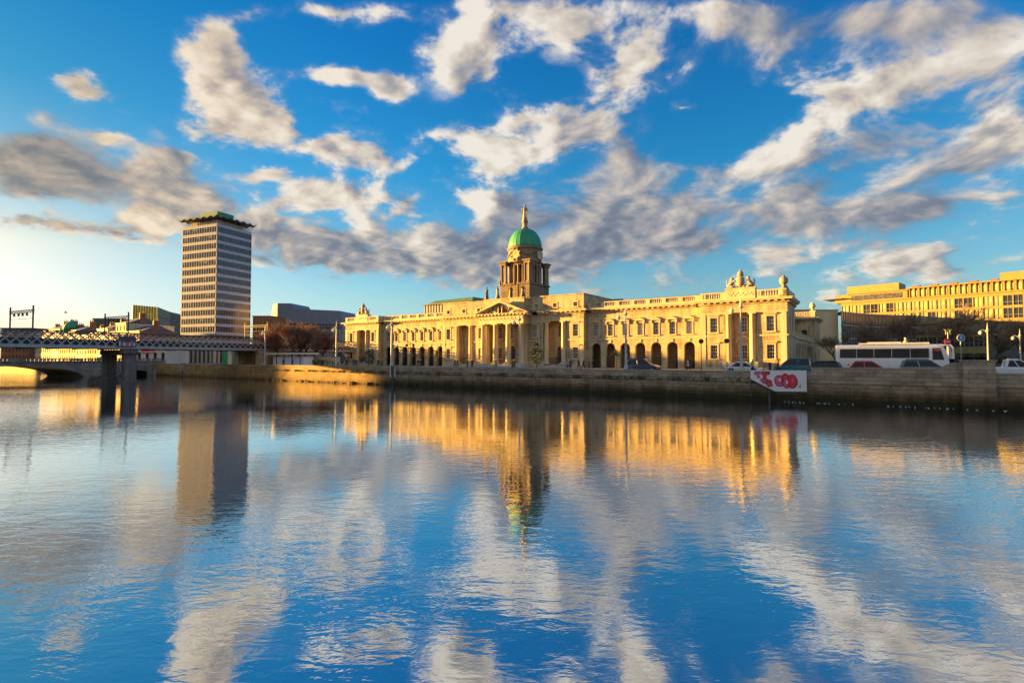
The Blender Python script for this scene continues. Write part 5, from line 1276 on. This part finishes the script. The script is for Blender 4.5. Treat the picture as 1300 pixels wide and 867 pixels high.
# ------------------------------------------------------------------ people: one skinned body each
def person_mesh(pose):
    me=bpy.data.meshes.new('person'); bm=bmesh.new(); sk=bm.verts.layers.skin.verify()
    V={}
    def v(k,p,r):
        x=bm.verts.new(p); x[sk].radius=r; V[k]=x
    lean=.06 if pose=='walk' else 0
    v('pel',(0,0,.96),(.15,.12)); v('waist',(lean*.3,0,1.12),(.14,.11)); v('chest',(lean*.6,0,1.34),(.18,.125)); v('neck',(lean,0,1.49),(.06,.06)); v('chin',(lean+.02,0,1.58),(.085,.09)); v('head',(lean+.02,0,1.70),(.085,.095))
    st=.28 if pose=='walk' else .04
    for s,n_ in ((1,'l'),(-1,'r')):
        f=st*s
        v('hip'+n_,(0,s*.09,.90),(.1,.1)); v('knee'+n_,(f*.6,s*.095,.50),(.065,.065)); v('ank'+n_,(f-.03*s*(pose=='walk'),s*.1,.09),(.045,.045)); v('toe'+n_,(f+.17,s*.11,.035),(.035,.035))
        v('sh'+n_,(lean*.8,s*.19,1.42),(.06,.06)); g=-f*.7
        if pose=='phone' and s==1: e=(.12,s*.25,1.18); h=(.32,s*.14,1.36)
        elif pose=='pocket': e=(-.08,s*.29,1.15); h=(.10,s*.20,.95)
        else: e=(g*.5,s*.26,1.16); h=(g+.07,s*.26,.93)
        v('el'+n_,e,(.045,.045)); v('wr'+n_,h,(.033,.033))
        d=(Vector(h)-Vector(e)).normalized(); hp=Vector(h)+d*.08; v('palm'+n_,tuple(hp),(.032,.022))
        for j in range(4):
            o=Vector(((j-1.5)*.022,0,0)); v(f'f{j}{n_}',tuple(hp+d*(.075+.01*(j in(1,2)))+o),(.009,.009))
        v('th'+n_,tuple(hp+Vector((.05,-s*.02,-.01))),(.011,.011))
    E=[('pel','waist'),('waist','chest'),('chest','neck'),('neck','chin'),('chin','head')]
    for n_ in 'lr':
        E+=[('pel','hip'+n_),('hip'+n_,'knee'+n_),('knee'+n_,'ank'+n_),('ank'+n_,'toe'+n_),('chest','sh'+n_),('sh'+n_,'el'+n_),('el'+n_,'wr'+n_),('wr'+n_,'palm'+n_),('palm'+n_,'th'+n_)]+[('palm'+n_,f'f{j}{n_}') for j in range(4)]
    for a,c in E: bm.edges.new((V[a],V[c]))
    V['pel'][sk].use_root=True
    bm.to_mesh(me); bm.free()
    o=bpy.data.objects.new('person_build',me); COL.objects.link(o); o.modifiers.new('s','SKIN'); sd=o.modifiers.new('d','SUBSURF'); sd.levels=1; sd.render_levels=1
    bpy.context.view_layer.update(); dg=bpy.context.evaluated_depsgraph_get(); out=bpy.data.meshes.new_from_object(o.evaluated_get(dg)); bpy.data.objects.remove(o)
    out.name='person'; out.materials.clear()
    for k in ('skin','hair','coat','trousers'): out.materials.append(M.get(k) or M['hair'])
    for p in out.polygons:
        c=p.center; p.use_smooth=True
        if c.z>1.53: p.material_index=1 if (c.z>1.70 or c.x<lean-.03) else 0
        elif c.z>1.47: p.material_index=0
        elif abs(c.y)>.12 and c.z<.93 and c.z>.7 and abs(c.y)>.17: p.material_index=0
        elif c.z>.86: p.material_index=2
        else: p.material_index=3 if c.z>.07 else 1
    return out
for n_,c in (('coat_black',(.02,.02,.025)),('coat_navy',(.03,.04,.09)),('coat_brown',(.09,.05,.03)),('coat_pink',(.55,.18,.20)),('coat_pale',(.55,.5,.48)),('coat_grey',(.13,.13,.14)),('coat_red',(.32,.03,.03)),('coat_yellow',(.5,.45,.05)),('jeans',(.04,.055,.10)),('dark_trousers',(.025,.025,.03))):
    M[n_]=plain(n_,c,.85,0,.2,6)
PM_={k:person_mesh(k) for k in ('walk','stand','pocket','phone')}
def person(px,m,pose,coat,legs,face,label,h=1.0):
    t=quay_t(px,m); x,y=quay(t,m); o=link('person',PM_[pose],None,(x,y,GZ+.10 if (m<6.1 or m>17.6) else GZ),-TH+R(face)); o.scale=(h,h,h)
    for i,k in ((2,coat),(3,legs)): o.material_slots[i].link='OBJECT'; o.material_slots[i].material=M[k]
    tag(o,label,'person','people on the quay')
PP=[(360,3,'stand','coat_black','jeans',20,'person in black standing before the left half of the white kiosk'),
(371.5,3.2,'pocket','coat_navy','dark_trousers',-160,'person in navy standing before the right half of the white kiosk'),
(398,4,'walk','coat_black','dark_trousers',0,'person in black walking before the yellow hoarding'),
(409,4.2,'walk','coat_brown','jeans',180,'person in brown walking before the right end of the hoarding'),
(416,4,'stand','coat_grey','dark_trousers',60,'person in grey beside the lamp post left of the pavilion'),
(440,4.6,'walk','coat_black','dark_trousers',0,'person in black below the left pavilion outer window'),
(449.5,5,'walk','coat_brown','jeans',180,'person in brown left of the evergreen bush'),
(452.5,4.4,'pocket','coat_navy','jeans',-20,'person in navy nearest the evergreen bush, on its left'),
(472,4.6,'walk','coat_black','jeans',180,'person in black right of the evergreen bush, below a pavilion window'),
(480,5,'walk','coat_black','dark_trousers',0,'taller person in black at the pavilion inner corner'),
(484.5,4.2,'stand','coat_grey','dark_trousers',90,'person in grey facing the shaded pavilion return'),
(530.5,4.6,'pocket','coat_black','jeans',180,'person in black before the middle arch of the left arcade'),
(534,5,'walk','coat_navy','dark_trousers',0,'person in navy right beside the middle arch of the left arcade'),
(577.5,4.2,'walk','coat_brown','dark_trousers',0,'person in brown left of the shaded column recess'),
(581,5,'walk','coat_black','jeans',180,'person in black before the first column of the left recess'),
(593.5,4.4,'stand','coat_black','dark_trousers',30,'person in black before the left recess railing'),
(599.5,4.6,'pocket','coat_navy','jeans',-60,'person in navy before the second column of the left recess'),
(629.5,4.4,'walk','coat_grey','dark_trousers',180,'person in grey before the second portico column'),
(650.5,4.6,'stand','coat_black','dark_trousers',90,'person in black before the dark portico door'),
(653,5,'phone','coat_brown','jeans',-90,'person in brown holding up a phone by the portico door'),
(721.5,4.2,'walk','coat_pink','jeans',0,'person in a pink coat before the right recess'),
(724,5,'stand','coat_navy','dark_trousers',120,'person in navy beside the one in pink'),
(735,4.4,'walk','coat_black','dark_trousers',180,'person in black below the window of the right central bay'),
(740.5,4.8,'walk','coat_black','jeans',0,'taller person in black at the corner before the right arcade'),
(747.5,4.4,'pocket','coat_grey','dark_trousers',40,'person in grey before the shaded first arch on the right'),
(753,4.6,'stand','coat_black','dark_trousers',-140,'person in black before the right side of the first right arch'),
(873.5,2.6,'walk','coat_pale','dark_trousers',180,'person in a pale top and dark trousers before the last arch'),
(955,4.6,'stand','coat_yellow','dark_trousers',150,'person in a yellow vest behind the police car'),
(987,3.0,'walk','coat_red','dark_trousers',0,'person in dark red at the right pavilion corner'),
(1056,9,'stand','coat_black','dark_trousers',60,'person in black behind the rear of the coach')]
for p in PP: person(*p)
# bollard, bird
x,y=quay(quay_t(977,3),3); r=empty('bollard',(x,y,GZ+.10)); tag(r,'short black bollard beside the person in dark red','bollard'); b=MB(); b.lathe([(.2,0),(.17,.2),(.15,1.1),(.2,1.15),(.2,1.25),(.08,1.35)],0,0,10); b.build('shaft',M['iron'],r)
p=at(83.5,397,150); b=MB(); b.ball((0,0,0),(.42,.12,.12),0,8,5)
b.add([(.15,0,.05),(-.15,0,.05),(-.2,.9,.35),(0,.95,.38)],[(0,1,2,3)]); b.add([(.15,0,.05),(-.15,0,.05),(-.2,-.9,.35),(0,-.95,.38)],[(3,2,1,0)]); b.add([(-.4,0,0),(-.65,.14,.0),(-.65,-.14,.0)],[(0,1,2)])
o=b.build('gull',M['steel_dark'],None,loc=p,rz=.6); tag(o,'small dark gull flying over the railway bridge','bird')
# ------------------------------------------------------------------ unseen blocks on the other bank and behind, added to throw the evening shade
SUN_AZ,SUN_EL=R(-73),R(5.0)
def far_block(name,t0,t1,m0,m1,H,wall='render_pale'):
    b=MB(); p=[quay(t0,m0),quay(t1,m0),quay(t1,m1),quay(t0,m1)]; b.prism(p,0,H)
    tag(b.build(name,M[wall]),kind='structure')
for (t0,t1,m0,m1,H) in ((-455,-412,-92,-72,37.6),(-411.9,-382,-90,-72,35.4),(-381.9,-345,-90,-72,33.2),(-261,-240,-90,-72,26.5),(-239.9,-206,-94,-72,31.0),(-205.9,-170,-90,-72,29.0),(-169.9,-130,-90,-72,26)):
    far_block('south_bank_shade_block',t0,t1,m0,m1,H,'brick_red' if int(t0)%2 else 'render_pale')
b=MB(); d=Vector((.292,.956)); e=Vector((.956,-.292)); c=Vector((38,204)); p=[c+d*20-e*7,c+d*20+e*7,c-d*20+e*7,c-d*20-e*7]
b.prism([(q.x,q.y) for q in p],GZ,25.5); tag(b.build('rear_shade_block',M['grey_conc']),kind='structure')  # hidden block, added to shade the lower storeys of the right-hand slab
# ------------------------------------------------------------------ sun
sl=bpy.data.lights.new('sun','SUN'); so=bpy.data.objects.new('sun',sl); COL.objects.link(so)
sl.energy=5.0; sl.angle=R(.5); sl.color=(1.0,.535,.10)
sv=Vector((math.sin(SUN_AZ)*math.cos(SUN_EL),math.cos(SUN_AZ)*math.cos(SUN_EL),math.sin(SUN_EL)))
so.rotation_euler=sv.to_track_quat('Z','Y').to_euler(); so.location=(-200,0,120)
# ------------------------------------------------------------------ sky
w=bpy.data.worlds.new('World'); S.world=w; w.use_nodes=True; t=w.node_tree; t.nodes.clear(); L=t.links.new
out=N(t,'ShaderNodeOutputWorld'); bg=N(t,'ShaderNodeBackground',i={'Strength':.12}); L(bg.outputs[0],out.inputs[0])
sky=N(t,'ShaderNodeTexSky',sky_type='NISHITA',sun_disc=False,sun_elevation=SUN_EL,sun_rotation=SUN_AZ)
tc=N(t,'ShaderNodeTexCoord'); sx=N(t,'ShaderNodeSeparateXYZ'); L(tc.outputs['Generated'],sx.inputs[0])
def m2(op,a,b_,c=None,clamp=False):
    n=N(t,'ShaderNodeMath',operation=op,use_clamp=clamp)
    for i,x in enumerate((a,b_,c)):
        if x is None: continue
        if hasattr(x,'links'): L(x,n.inputs[i])
        else: n.inputs[i].default_value=x
    return n.outputs[0]
dx,dy,dz=sx.outputs[0],sx.outputs[1],sx.outputs[2]
el=m2('MULTIPLY',m2('ARCSINE',dz,None),180/math.pi)
az=m2('MULTIPLY',m2('ARCTAN2',dx,dy),180/math.pi)
elf=m2('DIVIDE',m2('MAXIMUM',el,0.0),90.0)
def rp(stops): return ramp(t,elf,[(e/90,c) for e,c in stops]).outputs[0]
h=lambda c,k=.5:tuple(min(1,x*k) for x in c)
left=rp([(0,h((.30,.40,.95))),(3,h((.36,.44,.90))),(9.5,h((.50,.52,.60))),(16,h((.20,.40,.60))),(22,h((.07,.36,.62))),(30,h((.03,.35,.68))),(45,h((.02,.35,.75)))])
right=rp([(0,h((.42,.66,1.7))),(6,h((.38,.64,.98))),(12,h((.21,.58,.92))),(20,h((.07,.54,.98))),(33,h((.025,.43,.98))),(60,h((.02,.38,1.0)))])
fz=N(t,'ShaderNodeMapRange',interpolation_type='SMOOTHSTEP',i={1:-52.0,2:-8.0}); L(az,fz.inputs[0])
tint=N(t,'ShaderNodeMix',data_type='RGBA'); L(fz.outputs[0],tint.inputs[0]); L(left,tint.inputs[6]); L(right,tint.inputs[7])
vm=N(t,'ShaderNodeVectorMath',operation='MULTIPLY'); L(sky.outputs[0],vm.inputs[0]); L(tint.outputs[2],vm.inputs[1])
vs_=N(t,'ShaderNodeVectorMath',operation='SCALE'); vs_.inputs['Scale'].default_value=1.15; L(vm.outputs[0],vs_.inputs[0])
# clouds: where they stand in the sky (gnomonic coordinates about north), broken up by turbulence on the cloud plane
dyc=m2('MAXIMUM',dy,.02)
gx=m2('DIVIDE',dx,dyc); gy=m2('DIVIDE',dz,dyc)
gv=N(t,'ShaderNodeCombineXYZ'); L(gx,gv.inputs[0]); L(gy,gv.inputs[1])
dzc=m2('MAXIMUM',m2('ADD',dz,.11),.02)
qs_=m2('DIVIDE',1.0,m2('ADD',m2('MAXIMUM',dz,-.05),.38)); qv=N(t,'ShaderNodeVectorMath',operation='SCALE'); L(tc.outputs['Generated'],qv.inputs[0]); L(qs_,qv.inputs['Scale'])
# warp the blob field a little so that outlines are not ellipses
wn=N(t,'ShaderNodeTexNoise',i={'Scale':4.5,'Detail':5,'Roughness':.6}); L(qv.outputs[0],wn.inputs[0])
wv=N(t,'ShaderNodeVectorMath',operation='SUBTRACT'); L(wn.outputs[1],wv.inputs[0]); wv.inputs[1].default_value=(.5,.5,.5)
w2=N(t,'ShaderNodeVectorMath',operation='MULTIPLY_ADD'); L(wv.outputs[0],w2.inputs[0]); w2.inputs[1].default_value=(.13,.10,0); L(gv.outputs[0],w2.inputs[2])
def blobs(lst):
    acc=None
    for (cx,cy,rx,ry,rot,amp) in lst:
        mp=N(t,'ShaderNodeMapping',vector_type='TEXTURE'); mp.inputs['Location'].default_value=((cx-650)/F,(455-cy)/F,0); mp.inputs['Rotation'].default_value=(0,0,R(-rot)); mp.inputs['Scale'].default_value=(rx*2.0/F,ry*2.0/F,1.0)
        L(w2.outputs[0],mp.inputs[0]); g=N(t,'ShaderNodeTexGradient',gradient_type='QUADRATIC_SPHERE'); L(mp.outputs[0],g.inputs[0])
        acc=m2('MULTIPLY_ADD',g.outputs[1],amp,acc if acc is not None else 0.0)
    return acc
BR_=[(268,55,42,45,0,1.5),(295,115,50,40,30,1.5),(335,160,60,20,18,1.2),(270,150,60,28,0,1.0),(112,112,42,16,20,1.2),(88,92,20,10,20,.7),(422,86,26,11,0,1.1),(484,103,26,17,15,1.3),(420,4,85,18,0,1.1),(330,8,50,14,0,.8),
(585,45,55,40,-50,1.4),(615,88,42,34,-40,1.2),(735,22,75,34,0,1.0),(800,80,80,26,-50,.9),(840,60,40,50,-30,.8),(920,15,40,18,0,.7),
(478,205,62,28,8,1.5),(425,185,22,16,0,1.2),(515,262,28,16,0,1.2),(612,192,62,22,10,1.4),(600,255,48,22,10,1.3),(395,243,60,18,0,1.1),(440,258,30,14,0,1.0),(430,145,40,14,20,.8),(330,220,25,8,0,.7),(225,208,22,8,10,.7),(735,150,42,20,0,1.3),(660,148,38,24,-10,1.0),(690,190,50,20,-20,.8),
(1105,115,90,34,-26,1.25),(985,195,80,28,-28,1.1),(1240,75,90,30,-20,1.0),(1285,170,50,50,-20,1.1),(1020,85,70,30,0,.7),
(60,283,120,17,6,1.3),(175,285,60,18,0,.9),(215,262,40,26,0,.9),(300,280,60,22,0,.8),(480,310,90,22,4,1.0),(1125,340,60,13,-8,1.0),(1060,384,55,12,-6,1.0),(985,326,35,12,0,.8),(1190,350,120,8,-10,.6),(880,135,18,9,0,.8),(130,170,25,7,10,.6),(370,90,20,14,0,.5)]
GR_=[(95,230,150,42,8,2.0),(30,195,70,35,0,1.2),(190,225,70,22,10,.8),(40,145,50,20,0,.6),(300,290,80,20,0,.7),(540,322,150,30,3,1.3),(330,285,70,26,5,1.1),(400,318,70,18,4,.9),(690,300,130,44,-5,1.5),(790,195,55,42,-20,1.3),(760,270,90,40,-10,1.2),(850,310,120,34,-8,1.2),(640,355,130,16,0,.9),(1010,285,150,28,-12,1.2),(1190,262,130,30,-10,1.3),(1230,205,100,22,-12,1.0),(1040,240,80,22,-15,.9),(1130,190,80,26,-20,.8),(1130,25,150,30,0,.9),(960,40,60,40,0,.6),(1250,330,110,24,-6,.8),(1060,215,120,30,-25,.65),(1200,130,110,30,-25,.45),(1090,30,150,36,-5,.6),(440,330,100,14,0,.8),(880,250,90,30,-15,.8),(700,240,80,20,-10,.7),(930,350,80,12,-6,.6),(1100,310,100,14,-8,.7)]
bsum=blobs(BR_); gsum=blobs(GR_)
def fbm(vec,scale,det,ro,off=None,dist=0.0):
    v=vec
    if off:
        a=N(t,'ShaderNodeVectorMath',operation='ADD'); L(vec,a.inputs[0]); a.inputs[1].default_value=off; v=a.outputs[0]
    n=N(t,'ShaderNodeTexNoise',i={'Scale':scale,'Detail':det,'Roughness':ro,'Distortion':dist}); L(v,n.inputs[0]); return n.outputs[0]
sc=5.2; so_=(-.034,.0,-.008)
n1=fbm(qv.outputs[0],sc,9,.57,None,.25); n1a=fbm(qv.outputs[0],sc,5,.5,None,.25); n1s=fbm(qv.outputs[0],sc,5,.5,so_,.25)
n2=fbm(qv.outputs[0],sc*4.5,6,.6)
tot=m2('ADD',bsum,gsum)
den=m2('ADD',m2('MULTIPLY',m2('MINIMUM',tot,1.5),.72),m2('ADD',m2('MULTIPLY_ADD',n1,3.3,-1.74),m2('MULTIPLY_ADD',n2,.5,-.25)))
mask=N(t,'ShaderNodeMapRange',interpolation_type='SMOOTHSTEP',i={1:.03,2:.80}); 
gsh=m2('DIVIDE',gsum,m2('MAXIMUM',tot,.05))
den=m2('MULTIPLY',m2('ADD',den,m2('MULTIPLY',m2('SUBTRACT',n2,.5),m2('MULTIPLY_ADD',gsh,-.5,.5))),m2('MULTIPLY_ADD',gsh,-.45,1.45))
gate=N(t,'ShaderNodeMapRange',interpolation_type='SMOOTHSTEP',i={1:.02,2:.28}); L(tot,gate.inputs[0])
L(den,mask.inputs[0])
veil=N(t,'ShaderNodeMapRange',interpolation_type='SMOOTHSTEP',i={1:-.25,2:.7,3:0.0,4:.20}); L(den,veil.inputs[0])
mk=m2('MULTIPLY',m2('MAXIMUM',mask.outputs[0],veil.outputs[0]),gate.outputs[0])
# relief: turbulence nearer the sun minus here
gsh=m2('DIVIDE',gsum,m2('MAXIMUM',tot,.05))                      # share of the deep grey banks
rel=m2('ADD',m2('MULTIPLY',m2('SUBTRACT',n1a,n1s),m2('MULTIPLY_ADD',gsh,-1.2,3.6)),m2('MULTIPLY_ADD',n1,.6,.49))
thick=N(t,'ShaderNodeMapRange',i={1:.35,2:1.3}); L(den,thick.inputs[0])
lit=m2('SUBTRACT',rel,m2('ADD',m2('MULTIPLY',gsh,.36),m2('MULTIPLY',thick.outputs[0],.20)),None,True)
k=1/.633
def kc(c): return tuple(x*k*.3 for x in c)
crs=ramp(t,lit,[(0,kc((.14,.17,.25))),(.22,kc((.22,.25,.32))),(.42,kc((.40,.39,.41))),(.62,kc((.66,.585,.51))),(.9,kc((.90,.84,.75)))])
csc=N(t,'ShaderNodeVectorMath',operation='SCALE'); csc.inputs['Scale'].default_value=1/.3; L(crs.outputs[0],csc.inputs[0])
wm_=N(t,'ShaderNodeMix',data_type='RGBA'); L(fz.outputs[0],wm_.inputs[0]); wm_.inputs[6].default_value=(1.06,.92,.72,1); wm_.inputs[7].default_value=(1.0,.985,.96,1)
wmm=N(t,'ShaderNodeVectorMath',operation='MULTIPLY'); L(csc.outputs[0],wmm.inputs[0]); L(wm_.outputs[2],wmm.inputs[1])
cm=N(t,'ShaderNodeMix',data_type='RGBA'); L(m2('MULTIPLY',mk,.96),cm.inputs[0]); L(vs_.outputs[0],cm.inputs[6]); L(wmm.outputs[0],cm.inputs[7])
# unseen sky behind: bright cloud bank added to fill the shade
nb_=fbm(tc.outputs['Generated'],2.6,6,.55)
bf=N(t,'ShaderNodeMapRange',interpolation_type='SMOOTHSTEP',i={1:-.12,2:-.45}); L(dy,bf.inputs[0])
be=N(t,'ShaderNodeMapRange',interpolation_type='SMOOTHSTEP',i={1:0.0,2:.08}); L(dz,be.inputs[0])
bm_=N(t,'ShaderNodeMapRange',interpolation_type='SMOOTHSTEP',i={1:.34,2:.56}); L(nb_,bm_.inputs[0])
cb_=N(t,'ShaderNodeMix',data_type='RGBA'); L(m2('MULTIPLY',m2('MULTIPLY',bf.outputs[0],be.outputs[0]),bm_.outputs[0]),cb_.inputs[0]); L(cm.outputs[2],cb_.inputs[6]); cb_.inputs[7].default_value=(.55*k,.55*k,.56*k,1)
L(cb_.outputs[2],bg.inputs[0])
w.cycles.sampling_method='MANUAL'; w.cycles.sample_map_resolution=512
# ------------------------------------------------------------------ camera, view
cam=bpy.data.cameras.new('camera'); co=bpy.data.objects.new('camera',cam); COL.objects.link(co); S.camera=co
co.location=(0,0,EYE); co.rotation_euler=(math.pi/2+TILT,0,0); cam.sensor_width=36; cam.lens=F/1300*36; cam.clip_start=.1; cam.clip_end=20000
S.view_settings.view_transform='Standard'; S.view_settings.look='None'; S.view_settings.gamma=1; S.view_settings.use_curve_mapping=False; S.view_settings.exposure=2.4
S.render.engine='CYCLES'; S.cycles.use_denoising=True; S.cycles.max_bounces=6; S.cycles.diffuse_bounces=3; S.cycles.glossy_bounces=4; S.cycles.caustics_reflective=False; S.cycles.caustics_refractive=False
try: S.cycles.denoiser='OPENIMAGEDENOISE'
except Exception: pass
